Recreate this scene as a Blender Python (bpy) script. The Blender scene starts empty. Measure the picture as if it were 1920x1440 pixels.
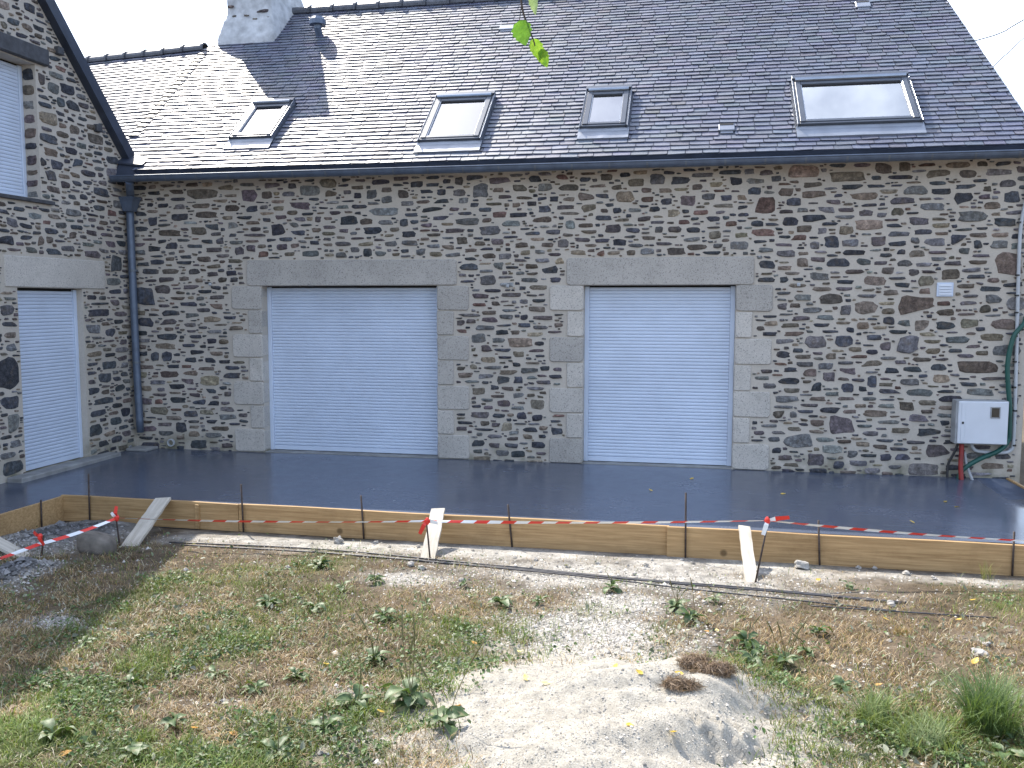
import bpy, math, random
import numpy as np
from mathutils import Vector, Matrix, Quaternion

sc = bpy.context.scene
rad = math.radians

# ------------------------------------------------------------------ camera
F_PX = 1680.94
CAM = np.array([7.2253, -10.6899, 1.9498])
YAW, PITCH, ROLL = 0.1943, -0.0913, 0.0015
_fw = np.array([-math.sin(YAW), math.cos(YAW), 0]); _rt = np.array([math.cos(YAW), math.sin(YAW), 0]); _up = np.array([0, 0, 1.0])
FWD = _fw*math.cos(PITCH) + _up*math.sin(PITCH)
_u0 = _up*math.cos(PITCH) - _fw*math.sin(PITCH)
RIGHT = _rt*math.cos(ROLL) + _u0*math.sin(ROLL)
UP = _u0*math.cos(ROLL) - _rt*math.sin(ROLL)
cd = bpy.data.cameras.new('camera')
cd.sensor_width = 36.0; cd.lens = F_PX/1920*36.0
cd.clip_start = 0.05; cd.clip_end = 2000
cam = bpy.data.objects.new('camera', cd); sc.collection.objects.link(cam)
m = Matrix.Identity(4)
for i in range(3):
    m[i][0] = RIGHT[i]; m[i][1] = UP[i]; m[i][2] = -FWD[i]; m[i][3] = CAM[i]
cam.matrix_world = m
sc.camera = cam

# ------------------------------------------------------------------ sun and sky
SUN_AZ, SUN_EL = rad(42), rad(48)          # azimuth: from +y towards -x
SUN_STRENGTH, SKY_STRENGTH, EXPOSURE = 4.0, 0.145, 1.17
sun_dir = Vector((-math.sin(SUN_AZ)*math.cos(SUN_EL), math.cos(SUN_AZ)*math.cos(SUN_EL), math.sin(SUN_EL)))
sd = bpy.data.lights.new('sun', 'SUN'); sd.energy = SUN_STRENGTH; sd.angle = rad(0.5); sd.color = (1.0, 0.93, 0.82)
sun = bpy.data.objects.new('sun', sd); sc.collection.objects.link(sun)
sun.rotation_euler = sun_dir.to_track_quat('Z', 'Y').to_euler()
sun.location = (0, 0, 30)

w = bpy.data.worlds.new('World'); sc.world = w; w.use_nodes = True
nt = w.node_tree; nt.nodes.clear()
sky = nt.nodes.new('ShaderNodeTexSky'); sky.sky_type = 'NISHITA'; sky.sun_disc = False
sky.sun_elevation = SUN_EL; sky.sun_rotation = -SUN_AZ
sky.air_density = 1.0; sky.dust_density = 2.0; sky.ozone_density = 3.5
tc = nt.nodes.new('ShaderNodeTexCoord')
mp = nt.nodes.new('ShaderNodeMapping'); mp.inputs['Scale'].default_value = (1.0, 1.0, 2.2)
nz = nt.nodes.new('ShaderNodeTexNoise'); nz.inputs['Scale'].default_value = 2.3; nz.inputs['Detail'].default_value = 7; nz.inputs['Roughness'].default_value = 0.58
rp = nt.nodes.new('ShaderNodeValToRGB'); rp.color_ramp.elements[0].position = 0.44; rp.color_ramp.elements[1].position = 0.68
mx = nt.nodes.new('ShaderNodeMix'); mx.data_type = 'RGBA'; mx.inputs['B'].default_value = (8.8, 9.7, 11.3, 1)
bg = nt.nodes.new('ShaderNodeBackground'); bg.inputs['Strength'].default_value = SKY_STRENGTH
out = nt.nodes.new('ShaderNodeOutputWorld')
L = nt.links.new
L(tc.outputs['Generated'], mp.inputs['Vector']); L(mp.outputs['Vector'], nz.inputs['Vector']); L(nz.outputs['Fac'], rp.inputs['Fac'])
L(rp.outputs['Color'], mx.inputs['Factor']); L(sky.outputs['Color'], mx.inputs['A']); L(mx.outputs['Result'], bg.inputs['Color']); L(bg.outputs['Background'], out.inputs['Surface'])

sc.view_settings.view_transform = 'Standard'; sc.view_settings.look = 'None'
sc.view_settings.gamma = 1.0; sc.view_settings.use_curve_mapping = False
sc.view_settings.exposure = EXPOSURE
sc.render.engine = 'CYCLES'
sc.cycles.max_bounces = 6; sc.cycles.transparent_max_bounces = 8
sc.cycles.use_denoising = True

# ------------------------------------------------------------------ helpers
RNG = np.random.default_rng(7)
random.seed(7)

def ray(u, v): return FWD + RIGHT*(u-960)/F_PX + UP*(720-v)/F_PX
def hit(u, v, n, d0):
    n = np.array(n, float); d = ray(u, v); return CAM + (d0 - n@CAM)/(n@d)*d
def hit_y(u, v, y): return hit(u, v, (0, 1, 0), y)
def hit_x(u, v, x): return hit(u, v, (1, 0, 0), x)
def cam_dist(p): return float(np.linalg.norm(np.array(p)-CAM))

_lat = {}
def vnoise(x, y, scale, seed=0):
    """smooth value noise in 0..1, lattice cell = scale"""
    if seed not in _lat: _lat[seed] = np.random.default_rng(1000+seed).random((256, 256))
    T = _lat[seed]
    x = np.asarray(x, float)/scale; y = np.asarray(y, float)/scale
    xi = np.floor(x).astype(int); yi = np.floor(y).astype(int); fx = x-xi; fy = y-yi
    fx = fx*fx*(3-2*fx); fy = fy*fy*(3-2*fy)
    a = T[xi % 256, yi % 256]; b = T[(xi+1) % 256, yi % 256]; c = T[xi % 256, (yi+1) % 256]; d = T[(xi+1) % 256, (yi+1) % 256]
    return (a*(1-fx)+b*fx)*(1-fy) + (c*(1-fx)+d*fx)*fy
def fbm(x, y, scale, seed=0, octv=4):
    r = 0; a = 0.5; t = 0
    for k in range(octv):
        r = r + a*vnoise(x, y, scale/2**k, seed*11+k); t += a; a *= 0.55
    return r/t

def link(o, parent=None):
    sc.collection.objects.link(o)
    if parent is not None: o.parent = parent
    return o
def mk_mesh(name, V, F, mats=None, col=None, smooth=False, midx=None):
    me = bpy.data.meshes.new(name)
    V = np.asarray(V, np.float32)
    if isinstance(F, np.ndarray):
        k = F.shape[1]; nf = len(F)
        me.vertices.add(len(V)); me.vertices.foreach_set('co', V.ravel())
        me.loops.add(nf*k); me.loops.foreach_set('vertex_index', F.astype(np.int32).ravel())
        me.polygons.add(nf); me.polygons.foreach_set('loop_start', np.arange(0, nf*k, k, dtype=np.int32))
        me.update(calc_edges=True)
    else:
        me.from_pydata(V.tolist(), [], F); me.update()
    if col is not None:
        at = me.color_attributes.new('Col', 'FLOAT_COLOR', 'POINT')
        c4 = np.ones((len(V), 4), np.float32); c4[:, :3] = np.broadcast_to(np.asarray(col, np.float32), (len(V), 3))
        at.data.foreach_set('color', c4.ravel())
    if smooth: me.polygons.foreach_set('use_smooth', np.ones(len(me.polygons), bool))
    if mats is not None:
        for mm in (mats if isinstance(mats, (list, tuple)) else [mats]): me.materials.append(mm)
    if midx is not None: me.polygons.foreach_set('material_index', np.asarray(midx, np.int32))
    return me
def obj(name, V, F, mat, parent=None, **k):
    return link(bpy.data.objects.new(name, mk_mesh(name, V, F, mat, **k)), parent)
def inst(name, me, parent=None, loc=(0, 0, 0), rot=None, scale=None):
    o = bpy.data.objects.new(name, me); o.location = loc
    if rot is not None: o.rotation_euler = rot
    if scale is not None: o.scale = scale
    return link(o, parent)
def thing(name, label, cat, loc=(0, 0, 0), group=None):
    o = bpy.data.objects.new(name, None); o.location = loc; o.empty_display_size = 0.2
    return tag(link(o), label, cat, group)
def tag(o, label=None, cat=None, group=None, kind=None):
    if label: o['label'] = label
    if cat: o['category'] = cat
    if group: o['group'] = group
    if kind: o['kind'] = kind
    return o

class MB:
    """collects shapes into one mesh"""
    def __init__(s): s.V = []; s.F = []; s.M = []
    def add(s, V, F, mi=0):
        b = len(s.V); s.V += [tuple(map(float, v)) for v in V]; s.F += [tuple(i+b for i in f) for f in F]; s.M += [mi]*len(F); return s
    def hexa(s, P, mi=0):
        """P: 8 points, bottom 0-3 counter-clockwise, top 4-7"""
        return s.add(P, [(3, 2, 1, 0), (4, 5, 6, 7), (0, 1, 5, 4), (1, 2, 6, 5), (2, 3, 7, 6), (3, 0, 4, 7)], mi)
    def box(s, x0, x1, y0, y1, z0, z1, mi=0, bev=0.0):
        if bev <= 0:
            return s.hexa([(x0, y0, z0), (x1, y0, z0), (x1, y1, z0), (x0, y1, z0), (x0, y0, z1), (x1, y0, z1), (x1, y1, z1), (x0, y1, z1)], mi)
        b = bev; pts = []; idx = {}
        for ix, x in enumerate((x0, x1)):
            for iy, y in enumerate((y0, y1)):
                for iz, z in enumerate((z0, z1)):
                    sx, sy, sz = (1, -1)[ix], (1, -1)[iy], (1, -1)[iz]
                    for k, p in enumerate(((x, y+sy*b, z+sz*b), (x+sx*b, y, z+sz*b), (x+sx*b, y+sy*b, z))):
                        idx[(ix, iy, iz, k)] = len(pts); pts.append(p)
        F = []
        q = lambda *t: F.append(tuple(idx[i] for i in t))
        for ix in (0, 1):
            c = [(ix, 0, 0, 0), (ix, 1, 0, 0), (ix, 1, 1, 0), (ix, 0, 1, 0)]; q(*(c if ix else c[::-1]))
        for iy in (0, 1):
            c = [(0, iy, 0, 1), (0, iy, 1, 1), (1, iy, 1, 1), (1, iy, 0, 1)]; q(*(c if iy else c[::-1]))
        for iz in (0, 1):
            c = [(0, 0, iz, 2), (1, 0, iz, 2), (1, 1, iz, 2), (0, 1, iz, 2)]; q(*(c if iz else c[::-1]))
        for iy in (0, 1):
            for iz in (0, 1):
                c = [(0, iy, iz, 1), (1, iy, iz, 1), (1, iy, iz, 2), (0, iy, iz, 2)]; q(*(c if iy != iz else c[::-1]))
        for ix in (0, 1):
            for iz in (0, 1):
                c = [(ix, 0, iz, 0), (ix, 1, iz, 0), (ix, 1, iz, 2), (ix, 0, iz, 2)]; q(*(c[::-1] if ix != iz else c))
        for ix in (0, 1):
            for iy in (0, 1):
                c = [(ix, iy, 0, 0), (ix, iy, 1, 0), (ix, iy, 1, 1), (ix, iy, 0, 1)]; q(*(c if ix != iy else c[::-1]))
        for ix in (0, 1):
            for iy in (0, 1):
                for iz in (0, 1):
                    c = [(ix, iy, iz, k) for k in range(3)]; q(*(c if (ix+iy+iz) % 2 else c[::-1]))
        return s.add(pts, F, mi)
    def tube(s, P, r, n=8, mi=0, cap=True):
        P = [Vector(p) for p in P]; rs = r if isinstance(r, (list, tuple)) else [r]*len(P)
        V = []; F = []; ref = None
        for i, p in enumerate(P):
            t = (P[min(i+1, len(P)-1)]-P[max(i-1, 0)]).normalized()
            if ref is None: ref = t.orthogonal().normalized()
            ref = (ref - t*ref.dot(t)).normalized(); b = t.cross(ref)
            for k in range(n):
                a = 2*math.pi*k/n; V.append(p+(ref*math.cos(a)+b*math.sin(a))*rs[i])
        for i in range(len(P)-1):
            for k in range(n):
                F.append((i*n+k, i*n+(k+1) % n, (i+1)*n+(k+1) % n, (i+1)*n+k))
        if cap: F.append(tuple(range(n))[::-1]); F.append(tuple((len(P)-1)*n+k for k in range(n)))
        return s.add(V, F, mi)
    def xf(s, M): s.V = [tuple(M @ Vector(v)) for v in s.V]; return s
    def build(s, name, mat, parent=None, **k): return obj(name, s.V, s.F, mat, parent, midx=s.M if any(s.M) else None, **k)
    def mesh(s, name, mat, **k): return mk_mesh(name, s.V, s.F, mat, midx=s.M if any(s.M) else None, **k)

def smooth_path(P, n=8):
    P = [Vector(p) for p in P]; Q = []
    for i in range(len(P)-1):
        a, b, c, d = P[max(i-1, 0)], P[i], P[i+1], P[min(i+2, len(P)-1)]
        for k in range(n):
            t = k/n
            Q.append(0.5*((2*b)+(c-a)*t+(2*a-5*b+4*c-d)*t*t+(3*b-a-3*c+d)*t**3))
    Q.append(P[-1]); return Q

# ------------------------------------------------------------------ materials
def new_mat(name):
    mt = bpy.data.materials.new(name); mt.use_nodes = True
    n = mt.node_tree.nodes; n.clear()
    o = n.new('ShaderNodeOutputMaterial'); b = n.new('ShaderNodeBsdfPrincipled')
    mt.node_tree.links.new(b.outputs[0], o.inputs[0])
    return mt, n, mt.node_tree.links.new, b, o
def N(n, t, **k):
    x = n.new(t)
    for a, v in k.items():
        if a in x.inputs: x.inputs[a].default_value = v
        else: setattr(x, a, v)
    return x
def noise(n, l, scale, detail=4, rough=0.55, vec=None, dim=None):
    x = N(n, 'ShaderNodeTexNoise', Scale=scale, Detail=detail, Roughness=rough)
    if vec is None:
        g = n.new('ShaderNodeNewGeometry'); l(g.outputs['Position'], x.inputs['Vector'])
    else: l(vec, x.inputs['Vector'])
    return x.outputs['Fac']
def ramp(n, l, fac, stops):
    r = n.new('ShaderNodeValToRGB'); cr = r.color_ramp
    while len(cr.elements) > 1: cr.elements.remove(cr.elements[-1])
    for i, (p, c) in enumerate(stops):
        e = cr.elements[0] if i == 0 else cr.elements.new(p)
        e.position = p; e.color = (c[0], c[1], c[2], 1) if not isinstance(c, (int, float)) else (c, c, c, 1)
    l(fac, r.inputs[0]); return r.outputs[0]
def mixc(n, l, fac, a, b, mode='MIX'):
    x = n.new('ShaderNodeMix'); x.data_type = 'RGBA'; x.blend_type = mode
    for s, v in (('Factor', fac), ('A', a), ('B', b)):
        if isinstance(v, (int, float)): x.inputs[s].default_value = v
        elif isinstance(v, tuple): x.inputs[s].default_value = (*v, 1)
        else: l(v, x.inputs[s])
    return x.outputs['Result']
def bump(n, l, h, b, strength=0.4, dist=0.01):
    x = N(n, 'ShaderNodeBump', Strength=strength, Distance=dist); l(h, x.inputs['Height']); l(x.outputs[0], b.inputs['Normal'])
def attr(n, name='Col'): return N(n, 'ShaderNodeAttribute', attribute_name=name).outputs['Color']
M = {}
def simple(name, c, rough=0.6, metal=0.0, var=0.25, vs=6.0, bs=0.0, bsc=60, spec=0.5):
    mt, n, l, b, o = new_mat(name)
    f = noise(n, l, vs, 5)
    l(ramp(n, l, f, [(0.3, tuple(x*(1-var) for x in c)), (0.7, tuple(min(1, x*(1+var)) for x in c))]), b.inputs['Base Color'])
    b.inputs['Roughness'].default_value = rough; b.inputs['Metallic'].default_value = metal; b.inputs['Specular IOR Level'].default_value = spec
    if bs: bump(n, l, noise(n, l, bsc, 4), b, bs, 0.004)
    M[name] = mt; return mt

def mat_mortar(name, c):
    mt, n, l, b, o = new_mat(name)
    f = noise(n, l, 1.1, 6, 0.6); g = noise(n, l, 45, 4, 0.7)
    base = ramp(n, l, f, [(0.3, tuple(x*0.82 for x in c)), (0.55, c), (0.75, tuple(x*1.1 for x in c))])
    base = mixc(n, l, 0.35, base, ramp(n, l, g, [(0.3, tuple(x*0.7 for x in c)), (0.7, tuple(x*1.2 for x in c))]))
    # greenish damp stain along the foot of the wall
    geo = n.new('ShaderNodeNewGeometry'); sp = n.new('ShaderNodeSeparateXYZ'); l(geo.outputs['Position'], sp.inputs[0])
    mr = N(n, 'ShaderNodeMapRange', **{'From Min': 0.02, 'From Max': 0.30, 'To Min': 1.0, 'To Max': 0.0}); l(sp.outputs['Z'], mr.inputs[0])
    pw = N(n, 'ShaderNodeMath', operation='MULTIPLY'); l(mr.outputs[0], pw.inputs[0]); l(ramp(n, l, noise(n, l, 3, 5), [(0.4, 0.0), (0.62, 0.85)]), pw.inputs[1])
    base = mixc(n, l, pw.outputs[0], base, (0.10, 0.10, 0.055))
    l(base, b.inputs['Base Color']); b.inputs['Roughness'].default_value = 0.95; b.inputs['Specular IOR Level'].default_value = 0.2
    bump(n, l, noise(n, l, 70, 5, 0.7), b, 0.5, 0.006)
    M[name] = mt
mat_mortar('mortar', (0.49, 0.445, 0.385))

def mat_stone():
    mt, n, l, b, o = new_mat('stone')
    c = attr(n)
    f = noise(n, l, 17, 9, 0.8); g = noise(n, l, 70, 4, 0.75)
    c = mixc(n, l, 1.0, c, ramp(n, l, f, [(0.32, 0.35), (0.5, 1.0), (0.66, 2.1)]), 'MULTIPLY')
    c = mixc(n, l, ramp(n, l, noise(n, l, 11, 5), [(0.54, 0.0), (0.70, 0.5)]), c, (0.16, 0.125, 0.09))     # rusty veins
    c = mixc(n, l, ramp(n, l, g, [(0.60, 0.0), (0.74, 0.6)]), c, (0.33, 0.32, 0.30))                     # pale specks
    l(c, b.inputs['Base Color']); b.inputs['Roughness'].default_value = 0.8; b.inputs['Specular IOR Level'].default_value = 0.35
    bump(n, l, noise(n, l, 24, 7, 0.75), b, 1.0, 0.03)
    M['stone'] = mt
mat_stone()

def mat_granite():
    mt, n, l, b, o = new_mat('granite')
    base = ramp(n, l, noise(n, l, 2.5, 5), [(0.3, (0.41, 0.39, 0.365)), (0.7, (0.51, 0.485, 0.455))])
    sp = noise(n, l, 75, 3, 0.7)
    base = mixc(n, l, ramp(n, l, sp, [(0.56, 0.0), (0.64, 0.75)]), base, (0.10, 0.10, 0.105))
    base = mixc(n, l, ramp(n, l, noise(n, l, 85, 3, 0.7), [(0.58, 0.0), (0.66, 0.7)]), base, (0.62, 0.60, 0.56))
    base = mixc(n, l, ramp(n, l, noise(n, l, 3.2, 6, 0.7), [(0.56, 0.0), (0.75, 0.45)]), base, (0.20, 0.19, 0.17))
    inf = n.new('ShaderNodeObjectInfo'); base = mixc(n, l, 1.0, base, ramp(n, l, inf.outputs['Random'], [(0.0, (.80, .79, .77)), (1.0, (1.12, 1.10, 1.06))]), 'MULTIPLY')
    l(base, b.inputs['Base Color']); b.inputs['Roughness'].default_value = 0.85; b.inputs['Specular IOR Level'].default_value = 0.3
    bump(n, l, noise(n, l, 130, 3, 0.7), b, 0.5, 0.004)
    M['granite'] = mt
mat_granite()

def mat_slate():
    mt, n, l, b, o = new_mat('slate')
    c = attr(n)
    c = mixc(n, l, 1.0, c, ramp(n, l, noise(n, l, 60, 5, 0.7), [(0.3, 0.65), (0.7, 1.4)]), 'MULTIPLY')
    c = mixc(n, l, ramp(n, l, noise(n, l, 70, 4, 0.75), [(0.56, 0.0), (0.70, 0.6)]), c, (0.30, 0.30, 0.29))   # lichen flecks
    c = mixc(n, l, ramp(n, l, noise(n, l, 1.3, 6, 0.7), [(0.58, 0.0), (0.78, 0.35)]), c, (0.10, 0.10, 0.06))
    l(c, b.inputs['Base Color'])
    l(ramp(n, l, noise(n, l, 80, 4), [(0.3, 0.42), (0.7, 0.60)]), b.inputs['Roughness']); b.inputs['Specular IOR Level'].default_value = 0.58
    bump(n, l, noise(n, l, 75, 5, 0.7), b, 0.35, 0.005)
    M['slate'] = mt
mat_slate()

def mat_slab():
    mt, n, l, b, o = new_mat('wet_concrete')
    f = noise(n, l, 1.2, 6, 0.6); g = noise(n, l, 7, 5, 0.6)
    l(ramp(n, l, f, [(0.3, (0.060, 0.074, 0.108)), (0.7, (0.090, 0.106, 0.146))]), b.inputs['Base Color'])
    # trowel streaks and pale splashes
    gm = n.new('ShaderNodeNewGeometry'); mpn = N(n, 'ShaderNodeMapping'); mpn.inputs['Scale'].default_value = (0.8, 5.0, 1.0); mpn.inputs['Rotation'].default_value = (0, 0, 0.5); l(gm.outputs['Position'], mpn.inputs['Vector'])
    stk = ramp(n, l, noise(n, l, 3.0, 6, 0.7, mpn.outputs['Vector']), [(0.56, 0.0), (0.78, 0.5)])
    src = b.inputs['Base Color'].links[0].from_socket
    l(mixc(n, l, stk, src, (0.17, 0.185, 0.21)), b.inputs['Base Color'])
    r = mixc(n, l, 0.5, ramp(n, l, f, [(0.35, 0.14), (0.7, 0.34)]), ramp(n, l, g, [(0.3, 0.16), (0.7, 0.28)]))
    l(r, b.inputs['Roughness']); b.inputs['IOR'].default_value = 1.36
    bump(n, l, noise(n, l, 5, 3, 0.5), b, 0.04, 0.01)
    M['wet_concrete'] = mt
mat_slab()
def mat_wood(name, a, c, axis_scale, rough=0.7):
    mt, n, l, b, o = new_mat(name)
    tcn = n.new('ShaderNodeTexCoord'); mpn = N(n, 'ShaderNodeMapping'); mpn.inputs['Scale'].default_value = axis_scale
    inf = n.new('ShaderNodeObjectInfo'); ad = n.new('ShaderNodeVectorMath'); ad.operation = 'ADD'
    l(tcn.outputs['Object'], ad.inputs[0]); l(inf.outputs['Random'], ad.inputs[1]); l(ad.outputs[0], mpn.inputs['Vector'])
    f = noise(n, l, 6, 6, 0.65, mpn.outputs['Vector'])
    col = ramp(n, l, f, [(0.28, a), (0.5, tuple((x+y)/2 for x, y in zip(a, c))), (0.72, c)])
    vo = N(n, 'ShaderNodeTexVoronoi', Scale=2.6); l(tcn.outputs['Object'], vo.inputs['Vector'])
    col = mixc(n, l, ramp(n, l, vo.outputs['Distance'], [(0.05, 0.8), (0.10, 0.0)]), col, tuple(x*0.35 for x in a))   # knots
    col = mixc(n, l, ramp(n, l, noise(n, l, 2.2, 6, 0.7), [(0.5, 0.0), (0.75, 0.5)]), col, tuple(x*0.55 for x in a))
    l(col, b.inputs['Base Color']); b.inputs['Roughness'].default_value = rough; b.inputs['Specular IOR Level'].default_value = 0.3
    bump(n, l, f, b, 0.3, 0.004)
    M[name] = mt
mat_wood('pine', (0.26, 0.155, 0.066), (0.52, 0.345, 0.17), (0.35, 6, 9))
mat_wood('old_plank', (0.36, 0.32, 0.26), (0.58, 0.54, 0.47), (5, 5, 0.4), 0.85)

simple('zinc', (0.10, 0.13, 0.185), 0.42, 0.25, 0.2, 8)
simple('zinc_seam', (0.13, 0.15, 0.18), 0.45, 0.25, 0.2, 8)
simple('barge', (0.034, 0.043, 0.066), 0.5, 0.0, 0.3, 6)
simple('white_pvc', (0.54, 0.61, 0.73), 0.38, 0.0, 0.06, 2.5)
simple('grey_pvc', (0.42, 0.44, 0.46), 0.5, 0.0, 0.08, 6)
simple('black_plastic', (0.018, 0.018, 0.02), 0.5)
simple('dark_gap', (0.02, 0.02, 0.02), 0.9)
simple('box_white', (0.58, 0.61, 0.66), 0.45, 0.0, 0.04, 5)
simple('box_grey', (0.30, 0.31, 0.32), 0.6, 0.0, 0.2, 9)
simple('rust', (0.060, 0.042, 0.034), 0.7, 0.25, 0.5, 30)
simple('bar_steel', (0.07, 0.068, 0.072), 0.55, 0.3, 0.35, 20)
simple('sky_frame', (0.085, 0.095, 0.115), 0.35, 0.35, 0.1, 6)
simple('sky_trim', (0.30, 0.33, 0.38), 0.28, 0.75, 0.08, 6)
simple('lead', (0.26, 0.28, 0.32), 0.38, 0.45, 0.12, 5)
simple('blind', (0.55, 0.57, 0.57), 0.8, 0.0, 0.04, 3)
simple('timber_dark', (0.055, 0.057, 0.064), 0.7, 0.0, 0.35, 14, 0.5, 40)
simple('lime', (0.45, 0.46, 0.47), 0.9, 0.0, 0.28, 7, 1.0, 22)
simple('ridge_tile', (0.075, 0.08, 0.095), 0.5, 0.0, 0.35, 14, 0.3, 60)
simple('hose_green', (0.010, 0.075, 0.060), 0.45)
simple('hose_red', (0.24, 0.018, 0.016), 0.5)
simple('meter_glass', (0.055, 0.050, 0.042), 0.15)
simple('tape_red', (0.72, 0.045, 0.03), 0.4, 0.0, 0.08)
simple('tape_white', (0.82, 0.82, 0.82), 0.4, 0.0, 0.05)
simple('old_concrete', (0.25, 0.25, 0.245), 0.75, 0.0, 0.3, 5, 0.4, 60)
simple('rock', (0.135, 0.118, 0.10), 0.85, 0.0, 0.45, 9, 0.9, 35)
simple('pebble', (0.33, 0.31, 0.28), 0.85, 0.0, 0.25, 20, 0.5, 80)
simple('cable', (0.03, 0.03, 0.035), 0.6)
simple('sand_dirt', (0.40, 0.36, 0.30), 0.95)
simple('bark', (0.05, 0.035, 0.025), 0.8)

def mat_attr(name, rough=0.8, spec=0.25, trans=0.0, bs=0.0, bsc=80, var=None, bd=0.006):
    mt, n, l, b, o = new_mat(name)
    c = attr(n)
    if var: c = mixc(n, l, 1.0, c, ramp(n, l, noise(n, l, var, 6, 0.7), [(0.25, 0.62), (0.5, 1.0), (0.75, 1.35)]), 'MULTIPLY')
    l(c, b.inputs['Base Color']); b.inputs['Roughness'].default_value = rough; b.inputs['Specular IOR Level'].default_value = spec
    if bs: bump(n, l, noise(n, l, bsc, 5, 0.7), b, bs, bd)
    if trans:
        t = n.new('ShaderNodeBsdfTranslucent'); l(mixc(n, l, 1.0, c, (1.5, 1.5, 0.7), 'MULTIPLY'), t.inputs['Color'])
        ms = n.new('ShaderNodeMixShader'); ms.inputs[0].default_value = trans
        l(b.outputs[0], ms.inputs[1]); l(t.outputs[0], ms.inputs[2]); l(ms.outputs[0], o.inputs[0])
    M[name] = mt
mat_attr('ground', 0.95, 0.15, 0, 1.0, 55, 34, 0.02)
mat_attr('sand', 0.95, 0.12, 0, 0.9, 140, 120, 0.012)
mat_attr('blade', 0.55, 0.35, 0.25)
mat_attr('leaf', 0.5, 0.42, 0.22, 0.3, 60, 40)
mat_attr('leaf_green', 0.45, 0.4, 0.55, 0.3, 90, 60)
mat_attr('grit', 0.9, 0.2)

def mat_glass():
    mt, n, l, b, o = new_mat('pane')
    n.remove(b)
    tr = n.new('ShaderNodeBsdfTransparent'); tr.inputs[0].default_value = (0.86, 0.9, 0.92, 1)
    gl = N(n, 'ShaderNodeBsdfGlossy', Roughness=0.02)
    fr = N(n, 'ShaderNodeFresnel', IOR=6.5)
    ms = n.new('ShaderNodeMixShader'); l(fr.outputs[0], ms.inputs[0]); l(tr.outputs[0], ms.inputs[1]); l(gl.outputs[0], ms.inputs[2]); l(ms.outputs[0], o.inputs[0])
    M['pane'] = mt
mat_glass()

# ================================================================== SETTING: terrain
def base_z(x, y):
    d = np.maximum(0, -2.95-np.asarray(y, float))
    return -0.25 + 0.07*np.minimum(d, 9.0)
def ground_at(u, v):
    z = -0.2
    for _ in range(8):
        X = hit(u, v, (0, 0, 1), z); z = float(base_z(X[0], X[1]))
    return X
def ell(u, v, ru, rv):
    """an ellipse on the ground: centre and radii in metres"""
    c = ground_at(u, v); a = ground_at(u+ru, v); b0 = ground_at(u, v-rv); b1 = ground_at(u, v+rv)
    return c[0], c[1], abs(a[0]-c[0]), max(0.05, abs(b0[1]-b1[1])/2)
def blob(x, y, e, soft=1.0):
    cx, cy, rx, ry = e
    d = ((x-cx)/rx)**2 + ((y-cy)/ry)**2
    return np.exp(-d*0.9/soft)
GREEN = [(400, 1195, 110, 45, 1.0), (120, 1300, 110, 38, 1.1), (330, 1230, 80, 40, .8), (600, 1060, 60, 22, .7), (880, 1185, 120, 28, 1.0), (440, 1090, 130, 40, .55),
         (500, 1135, 150, 40, .4), (1130, 1148, 50, 16, .7), (1430, 1265, 100, 38, 1.0), (1600, 1330, 180, 40, .7), (1500, 1395, 200, 45, .75), (1750, 1395, 150, 50, .9),
         (860, 1280, 80, 70, .6), (740, 1360, 130, 60, .85), (560, 1390, 170, 60, .7), (300, 1410, 250, 50, .75), (60, 1400, 150, 60, .85), (1230, 1200, 50, 35, .5),
         (1890, 1130, 90, 30, .6), (300, 1100, 80, 50, .55), (180, 1180, 150, 40, .4), (640, 1245, 70, 25, .5), (930, 1245, 60, 30, .5), (800, 1220, 50, 30, .3), (1650, 1420, 200, 40, .6)]
BARE = [(1180, 1082, 330, 30, 1.0), (1090, 1195, 140, 72, 1.2), (1160, 1130, 95, 42, 1.0), (1120, 1370, 300, 110, 1.4), (770, 1084, 90, 16, .9), (1000, 1290, 120, 40, .9), (560, 1020, 300, 12, 1.0), (900, 1035, 300, 14, 1.0),
        (1350, 1060, 250, 18, 1.0), (1750, 1085, 250, 10, .7), (140, 1000, 110, 32, 1.5), (10, 1085, 50, 32, 1.4), (105, 1165, 60, 14, .9), (640, 1235, 60, 14, .45), (660, 1300, 60, 18, .4), (1500, 1075, 100, 25, .7), (950, 1160, 60, 14, .4)]
GREEN_E = [(ell(*g[:4]), g[4]) for g in GREEN]; BARE_E = [(ell(*g[:4]), g[4]) for g in BARE]
HEAP_E = [ell(140, 1003, 105, 32), ell(15, 1082, 50, 30)]
def green_f(x, y):
    r = np.zeros_like(x)
    for e, wt in GREEN_E: r = np.maximum(r, wt*blob(x, y, e))
    return np.clip(r*1.6 - 0.05 + 0.9*(fbm(x, y, 0.5, 3)-0.5), 0, 1)
def bare_f(x, y):
    r = np.zeros_like(x)
    for e, wt in BARE_E: r = np.maximum(r, wt*blob(x, y, e))
    return np.clip(r*1.3 - 0.12 + 0.9*(fbm(x, y, 0.35, 5)-0.5), 0, 1)
def heap_f(x, y):
    r = np.zeros_like(x)
    for e in HEAP_E: r = np.maximum(r, blob(x, y, e))
    return np.clip(r*1.5-0.25, 0, 1)
MOUND_E = ell(1130, 1375, 290, 110)
def ground_z(x, y):
    x = np.asarray(x, float); y = np.asarray(y, float)
    z = base_z(x, y)
    near = ((x > -3) & (x < 14) & (y > -13) & (y < -2.9)).astype(float)
    lump = 0.05*(fbm(x, y, 1.1, 1)-0.5) + 0.022*(fbm(x, y, 0.16, 2, 3)-0.5)
    fade = np.clip((-2.95-y)/0.4, 0.15, 1)
    z = z + near*lump*fade + 0.07*heap_f(x, y)*(0.5+fbm(x, y, 0.12, 9, 3))
    return z
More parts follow.
